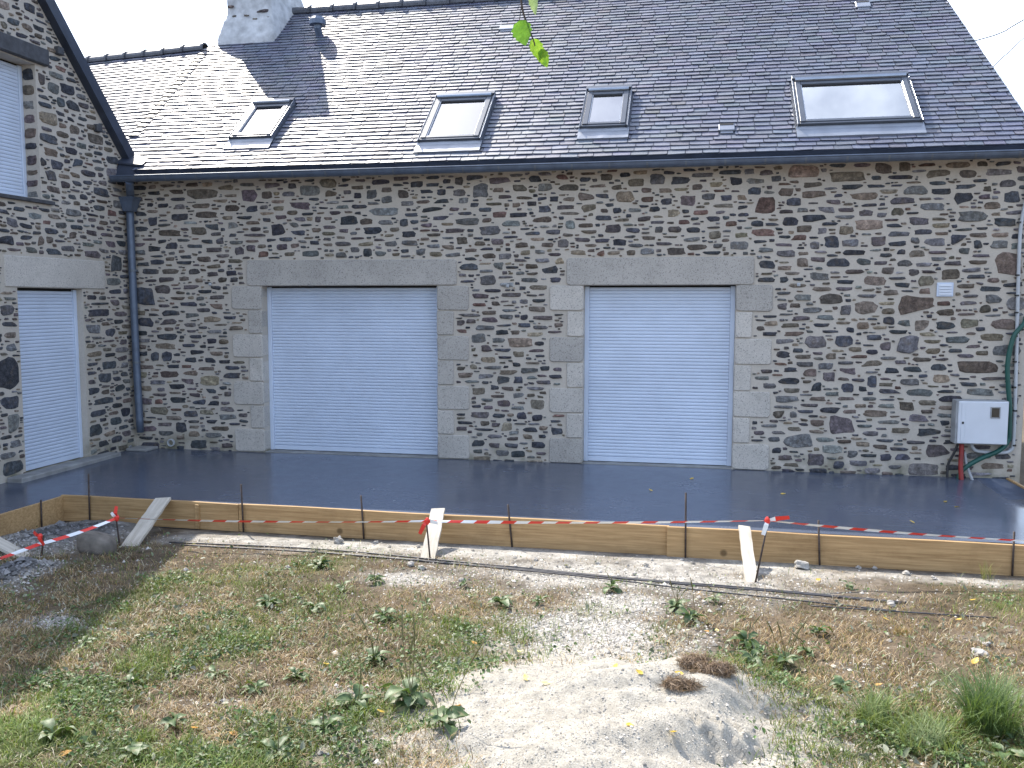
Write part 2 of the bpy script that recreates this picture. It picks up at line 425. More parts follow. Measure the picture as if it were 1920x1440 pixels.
xs = np.concatenate([-np.geomspace(300, 1.2, 16), np.arange(0.4, 12.0, 0.026), 12+np.geomspace(0.4, 300, 16)])
ys = np.concatenate([-9-np.geomspace(300, 0.3, 16), np.arange(-8.9, -2.7, 0.026), np.array([-2.4, 0, 4, 8, 15, 30, 60, 120, 300])])
XX, YY = np.meshgrid(xs, ys, indexing='ij')
ZZ = ground_z(XX, YY); ZZ[:, ys > -2.9] = -0.30
gb = bare_f(XX, YY); gg = green_f(XX, YY); gh = heap_f(XX, YY); fn = fbm(XX, YY, 0.09, 21, 4)[..., None]; fl = fbm(XX, YY, 0.6, 22, 4)[..., None]
c_soil = np.array([0.15, 0.115, 0.08])*(0.35+1.0*fl)*(.4+1.1*fn); c_grav = np.array([0.38, 0.36, 0.325])*(0.35+1.25*fn)  # soil colour darkened to stand in for shadow between the grass blades
c_heap = np.array([0.115, 0.112, 0.11])*(0.4+1.2*fn); c_green = np.array([0.13, 0.125, 0.055])*(0.6+0.8*fn)
GC = c_soil*(1-gb[..., None]) + c_grav*gb[..., None]
GC = GC*(1-0.6*gg[..., None]) + c_green*0.6*gg[..., None]
GC = GC*(1-gh[..., None]) + c_heap*gh[..., None]
snd = np.clip(np.exp(-(((XX-MOUND_E[0])/1.05)**2+((YY-MOUND_E[1])/1.15)**2)**1.2)*2.2+1.2*(fbm(XX, YY, .3, 71)-.5)-.25, 0, 1)[..., None]
GC = GC*(1-snd)+np.array([.42, .39, .335])*(.6+.8*fn)*snd
nx, ny = XX.shape
I = np.arange(nx*ny).reshape(nx, ny)
GF = np.stack([I[:-1, :-1], I[1:, :-1], I[1:, 1:], I[:-1, 1:]], -1).reshape(-1, 4)
g = obj('ground', np.stack([XX, YY, ZZ], -1).reshape(-1, 3), GF, M['ground'], col=GC.reshape(-1, 3), smooth=True)
tag(g, 'bumpy yard of dry soil, pale gravel and worn grass before the slab', 'ground', kind='structure')

# sand mound with a tread print pressed into it
mcx, mcy, mrx, mry = MOUND_E
mxs = np.arange(mcx-1.35, mcx+1.15, 0.013); mys = np.arange(-8.1, -5.35, 0.013)
MX, MY = np.meshgrid(mxs, mys, indexing='ij')
prof = np.exp(-(((MX-mcx)/0.78)**2 + ((MY-(mcy-0.02))/0.85)**2)**1.3)
prof2 = np.exp(-(((MX-(mcx+0.55))/0.4)**2 + ((MY-(mcy+0.62))/0.28)**2))
wav = 0.20*(fbm(MX*0.55+MY*0.35, MY*1.0-MX*0.45, 0.40, 31, 2)-0.5) + 0.055*(fbm(MX+0.4*MY, MY*1.8, 0.22, 35, 2)-0.5) + 0.012*(fbm(MX, MY, 0.06, 32, 2)-0.5)
MZ = base_z(MX, MY) - 0.035 + 0.185*prof + 0.10*prof2 + wav*np.clip(prof*2.2+prof2, 0, 1) + 0.06*(fbm(MX, MY, 0.34, 33, 3)-0.5)
tp = ground_at(1372, 1412)
tx, ty = MX-tp[0], MY-tp[1]; ca, sa = math.cos(0.35), math.sin(0.35)
ta, tb = tx*ca+ty*sa, -tx*sa+ty*ca
inside = np.clip((0.17-np.abs(ta))/0.02, 0, 1)*np.clip((0.12-np.abs(tb))/0.02, 0, 1)
row = np.floor((tb+0.12)/0.12); pa = (ta+row*0.05+np.abs(tb % .12-.06)*.5+1.0) % 0.10; pb = (tb+0.12) % 0.12
block = np.clip((pa-0.022)/0.008, 0, 1)*np.clip((0.10-pa)/0.07, 0, 1)*np.clip((pb-0.012)/0.008, 0, 1)
MZ = MZ + inside*(-0.018 + 0.024*block)
ngr = fbm(MX, MY, 0.03, 36, 2)
MC = np.array([0.40, 0.37, 0.315])*(0.72+0.56*ngr[..., None])
n1, n2 = MX.shape; I = np.arange(n1*n2).reshape(n1, n2)
s = obj('sand_mound', np.stack([MX, MY, MZ], -1).reshape(-1, 3), np.stack([I[:-1, :-1], I[1:, :-1], I[1:, 1:], I[:-1, 1:]], -1).reshape(-1, 4), M['sand'], col=MC.reshape(-1, 3), smooth=True)
tag(s, 'pale heap of loose sand with a tread print in the foreground', 'sand', kind='structure')
def mound_z(x, y):
    i = int(round((x-mxs[0])/0.013)); j = int(round((y-mys[0])/0.013))
    if 0 <= i < n1 and 0 <= j < n2: return float(MZ[i, j])
    return -9.0
def surf(x, y): return max(float(ground_z(np.array([x]), np.array([y]))[0]), mound_z(x, y))
def gpt(u, v):
    p = ground_at(u, v); p[2] = surf(p[0], p[1]); return p

# wet slab, L-shaped, in front of the house
mb = MB()
SY = -2.87
xs_ = np.concatenate([np.arange(0.0, 1.1, 0.275), np.arange(1.1, 10.72, 0.37), [10.70]]); ys_ = np.concatenate([np.arange(-6.4, SY, 0.3), np.arange(SY, 0.0, 0.287), [0.0]])
V = []; F = []; idx = {}
def sv(i, j):
    if (i, j) not in idx:
        x, y = xs_[i], ys_[j]
        idx[(i, j)] = len(V); V.append((x, y, 0.006*(vnoise(np.array([x]), np.array([y]), 0.9, 77)[0]-0.5)-0.002*(-y)))
    return idx[(i, j)]
for i in range(len(xs_)-1):
    for j in range(len(ys_)-1):
        if xs_[i+1] > 1.11 and ys_[j] < SY-0.01: continue
        F.append((sv(i, j), sv(i+1, j), sv(i+1, j+1), sv(i, j+1)))
mb.add(V, F)
mb.add([(0, -6.4, -.3), (1.1, -6.4, -.3), (1.1, SY, -.3), (10.7, SY, -.3), (10.7, SY, -.012), (1.1, SY, -.012), (1.1, -6.4, -.02), (10.7, 0, -.3), (10.7, 0, -.004)],
       [(1, 2, 5, 6), (2, 3, 4, 5), (3, 7, 8, 4)])
s = mb.build('concrete_slab', M['wet_concrete'], smooth=False); s.data.polygons.foreach_set('use_smooth', [len(p.vertices) == 4 and abs(p.normal.z) > 0.9 for p in s.data.polygons])
tag(s, 'freshly poured dark wet concrete slab along the house', 'slab', kind='structure')

# ================================================================== rubble masonry
PAL = {'D': (0.0627, 0.0672, 0.0806), 'G': (0.1534, 0.1534, 0.156), 'B': (0.1534, 0.1261, 0.1027), 'T': (0.2405, 0.1976, 0.1482), 'P': (0.117, 0.0988, 0.1053), 'R': (0.1495, 0.0936, 0.0793), 'L': (0.2405, 0.2405, 0.2366)}
def stone_shape(w, h, rng):
    """irregular four-sided stone: knocked-off corners, uneven edges"""
    a, b = w/2, h/2; cs = []
    for sx, sy in ((1, 1), (-1, 1), (-1, -1), (1, -1)):
        cs.append(np.array([sx*a*(1-rng.uniform(-.04, .26)), sy*b*(1-rng.uniform(-.08, .36))]))
    if rng.random() < .22: cs[int(rng.integers(0, 4))] *= np.array([rng.uniform(.35, .7), 1.0])
    if rng.random() < .16: cs[int(rng.integers(0, 4))] *= np.array([1.0, rng.uniform(.2, .5)])
    P = []
    for i in range(4):
        p, q, r = cs[i], cs[(i+1) % 4], cs[i-1]
        c1, c2 = rng.uniform(.06, .30), rng.uniform(.05, .24)
        P += [p+(r-p)*c1, p+(q-p)*c2*.8]
        P.append((p+q)/2*(1+rng.uniform(-.12, .22))+(q-p)*rng.uniform(-.14, .14))
    return np.array(P)
def shape_mask(P, res, margin):
    """raster of the star-shaped polygon grown by margin; returns mask and the cell of its centre"""
    th = np.arctan2(P[:, 1], P[:, 0]); o = np.argsort(th); th = th[o]; r = np.hypot(P[o, 0], P[o, 1])
    th = np.concatenate([th-2*np.pi, th, th+2*np.pi]); r = np.concatenate([r, r, r])
    hx = int(np.ceil((np.abs(P[:, 0]).max()+margin)/res)); hy = int(np.ceil((np.abs(P[:, 1]).max()+margin)/res))
    gx, gy = np.meshgrid(np.arange(-hx, hx+1)*res, np.arange(-hy, hy+1)*res, indexing='ij')
    return np.hypot(gx, gy) <= np.interp(np.arctan2(gy, gx), th, r)+margin, hx, hy
CLASSES = [((.26, .38), (.09, .14), 1200), ((.20, .30), (.06, .10), 16000), ((.18, .28), (.04, .065), 22000), ((.13, .20), (.05, .09), 30000), ((.12, .20), (.030, .05), 34000),
           ((.07, .13), (.03, .055), 42000), ((.06, .10), (.022, .032), 26000), ((.035, .055), (.02, .03), 16000)]
def pack_stones(a0, a1, b0, b1, blocked, hand, seed, weights):
    """lays stones without overlap on the rectangle [a0,a1]x[b0,b1]; hand = stones read off the photograph"""
    rng = np.random.default_rng(seed); res = 0.008
    na, nb = int((a1-a0)/res)+1, int((b1-b0)/res)+1
    A, B = np.meshgrid(a0+np.arange(na)*res, b0+np.arange(nb)*res, indexing='ij')
    occ = blocked(A, B); out = []
    def put(P, i, j, hx, hy, c):
        m0, kx, ky = shape_mask(P, res, 0.0)
        x0, x1, y0, y1 = i-kx, i+kx+1, j-ky, j+ky+1
        cx0, cx1, cy0, cy1 = max(x0, 0), min(x1, na), max(y0, 0), min(y1, nb)
        if cx0 >= cx1 or cy0 >= cy1: return
        occ[cx0:cx1, cy0:cy1] |= m0[cx0-x0:cx1-x0, cy0-y0:cy1-y0]
        out.append((a0+i*res, b0+j*res, P, c))
    for (a, b, w, h, c) in hand:
        i, j = int(round((a-a0)/res)), int(round((b-b0)/res))
        for k in range(5):
            P = stone_shape(w*1.04*0.95**k, h*1.06*0.95**k, rng); m0, hx, hy = shape_mask(P, res, 0.002)
            x0, x1, y0, y1 = i-hx, i+hx+1, j-hy, j+hy+1
            if x0 < 0 or y0 < 0 or x1 > na or y1 > nb: continue
            if not (occ[x0:x1, y0:y1] & m0).any():
                put(P, i, j, hx, hy, c); break
    keys = list(weights); wt = np.array([weights[k] for k in keys], float); wt /= wt.sum()
    for (wr, hr, tries) in CLASSES:
        shp = []
        for k in range(36):
            P = stone_shape(rng.uniform(*wr), rng.uniform(*hr), rng); mm, hx, hy = shape_mask(P, res, 0.005 if wr[1] > .14 else 0.003); shp.append((P, mm, hx, hy))
        ii = rng.integers(0, na, tries); jj = rng.integers(0, nb, tries); kk = rng.integers(0, 36, tries)
        for i, j, k in zip(ii.tolist(), jj.tolist(), kk.tolist()):
            P, mm, hx, hy = shp[k]
            if occ[i, j] or i < hx or j < hy or i+hx >= na or j+hy >= nb: continue
            if (occ[i-hx:i+hx+1, j-hy:j+hy+1] & mm).any(): continue
            for _ in range(9):
                if j-1 < hy or (occ[i-hx:i+hx+1, j-1-hy:j+hy] & mm).any(): break
                j -= 1
            for _ in range(5):
                if i-1 < hx or (occ[i-1-hx:i+hx, j-hy:j+hy+1] & mm).any(): break
                i -= 1
            put(P, i, j, hx, hy, keys[rng.choice(len(keys), p=wt)])
    return out
def stone_mesh(P, c, rng):
    n = len(P); base = np.array(PAL[c])*rng.uniform(.62, 1.35)*(1+rng.uniform(-.06, .06, 3))
    pr = rng.uniform(.004, .020); k = min(0.30, 0.011/max(0.02, min(np.ptp(P[:, 0]), np.ptp(P[:, 1]))/2)+0.04)
    tl = rng.uniform(-.05, .05, 2)
    V = np.zeros((2*n+1, 3))
    V[:n, :2] = P; V[:n, 2] = -0.012
    V[n:2*n, :2] = P*(1-k)*rng.uniform(.95, 1.04, (n, 1)); V[n:2*n, 2] = pr+V[n:2*n, :2]@tl+rng.uniform(-.005, .005, n)
    V[2*n, :2] = rng.uniform(-.2, .2, 2)*np.abs(P).max(0); V[2*n, 2] = pr+rng.uniform(.0, .009)
    V[n:, 2] = np.maximum(V[n:, 2], 0.002)
    F = []
    for i in range(n):
        j = (i+1) % n
        F += [(i, j, n+j), (i, n+j, n+i), (n+i, n+j, 2*n)]
    return V, F, base
def lay_masonry(stones, O, A, parent, seed, limit=300):
    """largest stones become parts of their own; the rest is one part"""
    rng = np.random.default_rng(seed); O = np.array(O, float); A = np.array(A, float); Zv = np.array([0, 0, 1.]); Nn = np.cross(A, Zv)
    T = np.stack([A, Zv, Nn])
    area = lambda s: float(np.ptp(s[2][:, 0])*np.ptp(s[2][:, 1]))
    stones = sorted(stones, key=area, reverse=True)
    RV, RF, RC, off = [], [], [], 0
    for q, (a, b, P, c) in enumerate(stones):
        V, F, base = stone_mesh(P, c, rng); Wd = V@T
        loc = O+A*a+Zv*b
        if q < limit:
            o = obj('stone', Wd, F, M['stone'], parent, col=base); o.location = loc
        else:
            RV.append(Wd+loc); RF.append(np.array(F)+off); RC.append(np.broadcast_to(base, V.shape)); off += len(V)
    if RV:
        o = obj('small_stones', np.concatenate(RV), np.concatenate(RF), M['stone'], parent, col=np.concatenate(RC)); o['kind'] = 'stuff'
def wall_mesh(O, A, xs, zs, is_hole, depth, top=None):
    """mortar face split at xs, zs with openings and their reveals; top(a) clips a gable"""
    O = np.array(O, float); A = np.array(A, float); Zv = np.array([0, 0, 1.]); Nn = np.cross(A, Zv); mb = MB()
    P = lambda a, b, n=0.0: O+A*a+Zv*b+Nn*n
    def hole(i, j): return 0 <= i < len(xs)-1 and 0 <= j < len(zs)-1 and is_hole((xs[i]+xs[i+1])/2, (zs[j]+zs[j+1])/2)
    for i in range(len(xs)-1):
        for j in range(len(zs)-1):
            a0, a1, b0, b1 = xs[i], xs[i+1], zs[j], zs[j+1]
            if not hole(i, j):
                mb.add([P(a0, b0), P(a1, b0), P(a1, b1), P(a0, b1)], [(0, 1, 2, 3)])
            else:
                if not hole(i-1, j): mb.add([P(a0, b0), P(a0, b1), P(a0, b1, -depth), P(a0, b0, -depth)], [(0, 1, 2, 3)])
                if not hole(i+1, j): mb.add([P(a1, b0), P(a1, b0, -depth), P(a1, b1, -depth), P(a1, b1)], [(0, 1, 2, 3)])
                if not hole(i, j+1): mb.add([P(a0, b1), P(a1, b1), P(a1, b1, -depth), P(a0, b1, -depth)], [(0, 1, 2, 3)])
                if not hole(i, j-1): mb.add([P(a0, b0), P(a0, b0, -depth), P(a1, b0, -depth), P(a1, b0)], [(0, 1, 2, 3)])
    return mb
def rounded_block(w, h, d, r, rng, n=3, jit=0.004):
    """dressed block: face w x h with rounded corners and a soft arris, depth d behind, centred, face towards -y"""
    P = []
    for cx, cz, a0 in ((w/2-r, h/2-r, 0), (-w/2+r, h/2-r, 90), (-w/2+r, -h/2+r, 180), (w/2-r, -h/2+r, 270)):
        for k in range(n+1):
            a = rad(a0+90*k/n); P.append((cx+r*math.cos(a), cz+r*math.sin(a)))
    P = np.array(P)+rng.uniform(-jit, jit, (len(P), 2)); m_ = len(P)
    V = [(x, d, z) for x, z in P]+[(x, 0.012, z) for x, z in P]+[(x*(1-.018/w), 0.0, z*(1-.018/h)) for x, z in P]
    F = []
    for k in range(m_):
        j = (k+1) % m_
        F += [(k, j, m_+j, m_+k), (m_+k, m_+j, 2*m_+j, 2*m_+k)]
    F.append(tuple(range(2*m_, 3*m_)))
    return V, F

# ---- stones read off the photograph: (zoom origin x, y, zoom factor, "cx cy w h colour" ...)
HAND = [
(1440, 280, 2.25, "155 90 160 60 T,292 68 100 28 D,393 68 85 22 P,490 78 85 50 B,580 75 65 45 B,690 68 78 35 B,800 64 110 30 B,905 62 65 28 B,995 60 75 24 D,340 113 165 45 T,720 103 115 40 B,845 102 90 38 B,973 97 135 40 G,458 120 52 30 D,560 118 125 28 D,230 120 42 32 P,38 124 52 32 G,80 182 75 35 B,110 222 72 36 D,80 262 82 26 P,97 305 75 45 D,230 342 50 38 G,330 342 65 44 B,268 388 70 62 D,195 405 55 38 G,463 385 70 52 P,545 395 85 30 D,620 388 45 45 G,705 393 98 38 G,806 380 82 50 D,826 205 78 64 D,1035 203 82 55 D,548 263 62 50 B,930 165 50 30 B,975 400 100 40 G,888 402 50 40 D,495 446 65 25 D,562 432 45 28 D,830 427 50 34 G,720 462 80 20 G,1020 480 120 110 T,148 477 55 38 B,405 470 65 42 G,505 513 62 35 B,365 518 85 25 B,616 518 58 33 P,772 528 88 50 B,665 555 75 50 T,450 555 105 55 B,912 512 55 38 D,882 537 100 22 D,270 632 110 42 B,150 625 75 28 G,415 668 105 58 B,325 680 58 48 P,55 663 52 34 D,185 680 90 30 G,505 682 58 34 B,627 660 172 95 B,753 690 80 35 B,845 650 85 28 P,950 632 80 40 G,915 672 55 42 B,1045 655 90 60 L,850 738 85 55 B,990 738 115 50 B,745 745 95 40 D,652 742 72 52 B,575 732 60 32 G,507 727 55 42 D,545 762 92 20 B,400 745 60 40 T,348 763 48 38 D,950 793 130 38 T,200 810 100 70 G,318 810 85 50 D,583 822 110 80 G,498 832 48 45 P,450 795 75 25 D,62 864 75 32 D,265 873 52 30 B,365 845 75 25 B,700 852 70 35 T,793 850 65 22 D,862 830 80 18 P,947 833 55 22 D,1010 850 140 55 G,890 915 195 58 B,970 968 160 20 P,520 932 72 28 D,178 943 65 35 B,257 960 62 45 P,440 980 45 50 D,728 967 82 48 T,845 992 100 24 D,895 1025 150 34 G,338 1008 62 40 D,402 1010 52 42 D,205 1003 55 40 D,512 1020 115 24 D,1065 1060 60 120 B,585 1083 75 42 B,675 1068 85 28 B,428 1053 75 20 G,335 1052 85 18 B,267 1100 108 30 D,42 1118 55 32 P,107 1120 35 32 L,325 1160 130 85 P,640 1135 105 38 G,508 1150 110 22 G,210 1155 75 35 B,242 1193 60 28 D,560 1188 95 28 B,680 1197 115 50 D,130 1232 125 75 G,435 1198 75 30 G,400 1245 70 26 B,1050 1285 70 65 G,718 1272 125 75 P,595 1309 88 36 B,498 1302 60 40 D,205 1307 85 65 P,355 1285 55 38 G,298 1330 50 40 D,35 1270 55 28 D,110 1180 85 30 B,445 1357 75 28 G,660 1350 160 65 G,985 1360 170 45 B,540 1340 70 20 G,625 1238 95 18 G,745 1152 55 28 D"),
(960, 320, 2.483, "113 37 80 40 D,238 30 68 28 R,38 80 85 38 B,150 78 85 42 G,347 42 70 28 D,440 30 70 35 B,525 18 60 30 D,395 72 90 22 B,580 55 90 40 B,680 42 80 52 G,782 45 105 42 D,1043 50 60 40 D,1140 47 100 38 G,1232 38 55 32 L,625 92 60 28 B,710 92 75 28 T,860 78 60 34 B,950 66 75 30 T,1130 97 75 40 D,1265 98 55 36 B,347 120 75 44 B,530 120 105 62 T,632 135 72 38 R,718 145 65 42 D,813 140 95 52 P,915 120 75 38 G,998 125 65 35 D,1070 125 60 30 T,1170 163 112 90 R,60 125 80 20 B,195 132 50 35 D,265 135 68 26 B,20 160 50 28 B,93 153 52 28 D,155 180 80 36 D,360 175 78 45 B,260 200 105 18 B,430 187 40 22 B,490 185 45 34 D,570 182 85 24 G,665 178 60 34 D,750 197 75 42 T,878 193 80 28 R,985 162 115 22 B,970 193 60 22 G,142 225 105 40 B,425 222 90 28 D,615 220 70 35 P,800 238 70 28 R,930 227 95 30 D,1025 248 65 28 R,1145 245 65 38 D,1080 205 60 24 D,470 272 85 48 P,565 280 75 30 D,685 275 45 32 G,755 275 70 36 P,845 276 75 30 D,943 299 68 42 B,355 287 95 20 B,198 285 80 26 G,92 292 80 18 D,272 250 50 45 G,325 322 85 26 P,240 340 65 48 G,500 333 82 36 D,165 345 65 26 B,635 316 85 22 B,735 312 85 16 B,1055 349 108 44 G,1155 333 68 26 D,770 377 110 40 B,555 383 55 36 B,415 384 42 32 R,968 385 125 22 T,1185 370 85 28 G,365 347 80 18 B,130 378 60 22 G,60 382 55 26 T,1185 438 85 45 D,1183 510 85 28 D,1265 508 45 35 D,175 463 80 42 D,90 443 72 28 B,40 478 50 18 G,205 510 65 28 D,225 420 50 36 T,125 545 95 28 B,50 547 40 26 D,115 645 92 32 B,125 605 70 22 D,55 608 50 28 G,140 685 110 22 P,55 720 70 28 D,220 722 55 30 B,55 683 40 30 D,170 757 80 18 D,30 855 65 42 T,118 838 90 20 P,130 863 52 18 D,97 897 80 14 B,28 975 55 40 D,20 902 45 30 D,215 925 45 26 P,97 963 62 20 G,203 960 70 22 D,110 1015 95 18 G,30 1047 62 38 G,120 1090 80 48 B,48 1140 55 38 D,120 1148 55 32 D,210 1140 75 16 R,205 1167 65 18 D,85 1205 75 24 D,210 1212 60 40 D,15 1195 40 40 T,70 1240 60 24 T,140 1238 45 22 D,122 1278 75 40 D,30 1320 70 36 D,135 1316 50 18 P,1255 633 58 40 P,1208 710 80 26 T,1160 733 65 30 B,1205 768 72 28 B,1255 855 75 34 D,1185 935 58 26 P,1195 1002 90 40 G,1240 1135 60 36 B,1150 1220 65 26 P,1200 1188 95 20 G,1222 1250 70 28 G,1230 1302 58 28 D,1228 1382 65 24 B"),
(400, 320, 2.571, "170 120 90 60 P,258 118 55 42 B,365 115 75 26 G,382 75 55 32 P,465 95 100 60 G,553 60 80 45 B,565 110 70 38 T,640 45 50 24 D,645 105 55 26 P,695 120 40 40 D,760 112 55 46 G,835 92 60 30 B,915 115 55 50 B,838 140 60 40 G,930 160 80 32 G,1025 100 75 26 D,1100 104 50 42 D,1185 105 85 38 G,1282 92 85 75 G,1180 50 42 50 P,1125 52 45 30 D,1205 143 70 46 G,1098 145 92 26 D,1055 187 115 35 D,1160 187 58 26 P,1370 92 68 28 B,1405 125 80 20 P,1310 187 75 28 D,92 178 85 40 B,183 185 75 35 D,315 180 62 28 B,418 168 115 50 P,535 180 60 16 D,825 198 170 48 G,590 205 65 20 P,330 228 75 32 P,258 238 50 24 D,98 262 75 40 G,190 250 75 20 B,505 233 38 38 P,555 232 50 20 B,652 240 110 50 D,835 250 90 26 G,920 252 48 44 D,1028 265 65 32 P,1125 257 75 20 T,1165 290 110 26 P,1330 288 110 48 G,315 283 82 62 D,390 262 65 34 G,405 300 85 28 D,497 287 52 32 B,627 290 58 22 P,765 293 105 42 D,850 313 55 20 B,940 304 75 34 D,875 285 50 26 B,195 312 130 18 P,92 312 50 26 D,280 335 65 22 D,545 330 60 24 G,488 346 55 24 D,552 358 60 20 B,615 323 55 14 B,855 352 68 34 G,945 350 100 28 G,1020 330 50 20 B,1130 325 80 18 G,1200 338 65 50 B,1280 352 70 24 B,1370 345 75 38 P,1275 325 60 14 D,30 340 45 45 G,183 375 52 40 P,128 390 50 46 P,328 368 60 34 P,392 363 50 32 B,243 403 65 36 R,368 402 65 30 B,468 398 105 34 G,680 380 58 40 G,743 393 45 42 D,812 398 65 34 G,880 405 45 20 B,955 408 75 16 R,1000 392 55 40 G,1070 402 68 26 T,560 406 55 16 T,615 405 60 28 G,1240 385 75 22 B,1330 412 80 36 B,105 434 85 22 B,90 490 62 30 D,100 527 45 24 D,45 525 40 35 G,1228 463 120 38 D,1200 502 50 18 G,1322 527 80 52 G,1375 462 55 38 G,1290 605 95 34 P,1280 645 75 20 R,1365 640 60 28 B,1225 697 130 20 G,1192 735 55 34 P,1195 774 75 28 R,1278 808 80 48 G,1370 818 70 28 G,1320 855 68 38 P,1255 860 32 32 T,1185 945 62 28 B,1258 945 50 28 T,1212 985 100 32 B,1350 950 105 20 G,1400 1010 70 45 D,1250 1018 85 18 G,1280 1063 82 42 B,1358 1045 58 32 D,1315 1105 70 18 G,1400 1123 75 42 P,1270 1135 62 26 D,1285 1178 98 36 P,1375 1183 70 26 D,1195 1243 65 26 P,1310 1218 55 28 B,1310 1250 105 14 D,1412 1232 70 52 T,1275 1315 78 42 D,1360 1280 80 26 G,1355 1325 60 30 P,1395 1363 75 34 G,1270 1277 75 20 D"),
(0, 400, 2.571, "697 408 100 110 D,703 525 80 55 D,745 170 75 40 D,825 157 72 42 D,738 42 45 48 D,865 18 95 40 D,680 100 75 22 D,683 75 75 28 D,785 368 82 48 P,905 440 95 32 D,690 577 55 30 D,808 690 58 50 D,748 695 38 46 D,915 707 80 30 D,1015 708 65 30 D,1022 617 60 28 D,855 833 90 30 D,1018 858 65 34 D,858 900 90 36 D,960 910 80 34 D,765 953 100 42 B,920 965 80 36 D,875 1025 65 55 D,1022 1005 65 22 D,958 1110 90 48 D,1097 870 45 38 P,1118 288 62 32 D,1130 323 48 22 D,1075 320 45 32 B,1157 180 45 50 P,1062 130 50 40 G,1128 58 70 38 G,1120 105 48 24 D,1135 228 80 20 B,960 323 45 30 B,690 678 60 30 D,940 158 95 22 D,885 240 90 22 D,1035 573 85 24 G"),
(180, 240, 8.0, "1190 960 270 85 B,1600 1000 470 150 B,975 1065 150 70 D,1235 1075 240 65 D,820 1155 130 80 D,1000 1165 170 80 D,670 1285 210 110 D"),
]
HAND_WING = [
(0, 400, 2.571, "60 45 80 60 G,30 132 85 50 D,152 177 65 42 G,258 188 115 46 P,365 198 68 40 P,448 198 80 42 P,558 243 65 85 D,350 103 45 42 B,403 113 38 20 P,195 132 38 55 B,238 125 35 38 B,425 152 70 22 G,428 403 75 28 P,485 437 110 14 D,485 480 130 46 D,445 557 85 62 G,445 652 78 92 G,533 572 65 48 D,573 522 60 24 D,445 726 78 24 D,505 790 65 55 D,450 857 75 46 D,495 905 120 40 D,472 962 95 36 D,460 1045 80 84 D,560 1003 75 55 D,505 1108 60 34 D,562 1090 60 45 D,578 838 50 42 D,528 682 58 24 D,522 615 70 20 P,35 470 85 55 G,40 770 105 140 D,45 915 110 65 D,70 1005 66 105 G,78 1110 76 50 G,96 1163 56 36 D,60 1225 115 85 D,58 1300 70 36 D,30 1080 70 24 D,58 645 62 45 G"),
(0, 0, 3.0, "165 45 75 55 D,20 140 50 40 B,105 78 40 22 B,150 155 70 40 B,215 203 50 30 B,275 225 50 40 D,300 497 72 65 G,342 577 50 60 D,415 600 85 60 D,400 540 80 50 B,235 450 40 75 P,270 660 105 75 T,285 855 95 58 T,245 910 40 55 D,280 990 80 70 G,305 1070 95 48 B,325 930 85 56 D,420 730 65 60 B,435 915 70 55 D,400 850 85 50 D,500 975 90 36 D,520 1010 70 40 D,455 815 70 40 G,500 870 50 35 B,290 1175 95 55 P,75 1255 95 70 G,200 1215 100 40 G,25 1190 70 30 D,120 1195 80 30 P,370 1040 60 44 P,470 1110 60 40 D,560 1170 80 40 D"),
]
def parse_hand(lists, wing):
    res = []
    for ox, oy, k, txt in lists:
        for t in txt.split(','):
            cx, cy, w_, h_, c = t.split(); cx, cy, w_, h_ = map(float, (cx, cy, w_, h_))
            f = (lambda u, v: hit_x(ox+u/k, oy+v/k, 0.0)) if wing else (lambda u, v: hit_y(ox+u/k, oy+v/k, 0.0))
            i = 1 if wing else 0
            p = f(cx, cy); l_ = f(cx-w_/2, cy); r_ = f(cx+w_/2, cy); t_ = f(cx, cy-h_/2); b_ = f(cx, cy+h_/2)
            res.append((p[i], p[2], max(.03, abs(r_[i]-l_[i])), max(.02, abs(t_[2]-b_[2])), c))
    res.sort(key=lambda s: -s[2]*s[3]); return res

# ================================================================== MAIN HOUSE
house = thing('stone_house', 'long rubble stone house with slate roof, four skylights and two white roller shutters', 'house', (0, 0, 0))
D1 = (1.8545, 4.1835); D2 = (5.989, 7.7533); DT = 2.15
Q1 = (1.438, 4.591); S1 = (1.664, 4.395); Q2 = (5.5796, 8.1676); S2 = (5.79, 7.945)
LINT = [(1.662, 4.432), (5.784, 7.95)]; LT = 2.468
xs = [-0.4, D1[0], D1[1], D2[0], D2[1], 10.85]; zs = [-0.3, 0.0, DT, 3.75]
hole = lambda a, b: 0 < b < DT and (D1[0] < a < D1[1] or D2[0] < a < D2[1])
mb = wall_mesh((0, 0, 0), (1, 0, 0), xs, zs, hole, 0.5)
mb.box(10.849, 10.852, 0.0, 0.0005, -0.3, 3.6)
mb.add([(10.85, 0, -.3), (10.85, 6.9, -.3), (10.80, 6.9, 3.50), (10.38, 3.3, 6.40), (10.80, 0, 3.6)], [(0, 1, 2, 3, 4)])
mb.add([(-0.4, 6.9, -.3), (10.85, 6.9, -.3), (10.85, 6.9, 3.55), (-0.4, 6.9, 3.55)], [(1, 0, 3, 2)])
wall = mb.build('wall', M['mortar'], house)
def blocked_main(A, B):
    b = (B > 3.50) | (B < -0.02) | (A < 0.0) | (A > 10.83)
    g_ = 0.014
    for d, q, s_, lt in ((D1, Q1, S1, LINT[0]), (D2, Q2, S2, LINT[1])):
        b |= (A > lt[0]-g_) & (A < lt[1]+g_) & (B > DT-.01) & (B < LT+g_)
        k = np.floor((DT-B)/(DT/7)).astype(int) % 2 == 0
        k2 = np.floor((DT-B+g_)/(DT/7)).astype(int) % 2 == 0; k3 = np.floor((DT-B-g_)/(DT/7)).astype(int) % 2 == 0
        big = k | k2 | k3
        lo = np.where(big, q[0], s_[0])-g_; hi = np.where(big, q[1], s_[1])+g_
        b |= (A > lo) & (A < hi) & (B < DT+.01)
    b |= (A > 9.89) & (A < 10.09) & (B > 2.0) & (B < 2.19)
    b |= ((A-0.52)**2+(B-0.08)**2) < 0.075**2
    return b
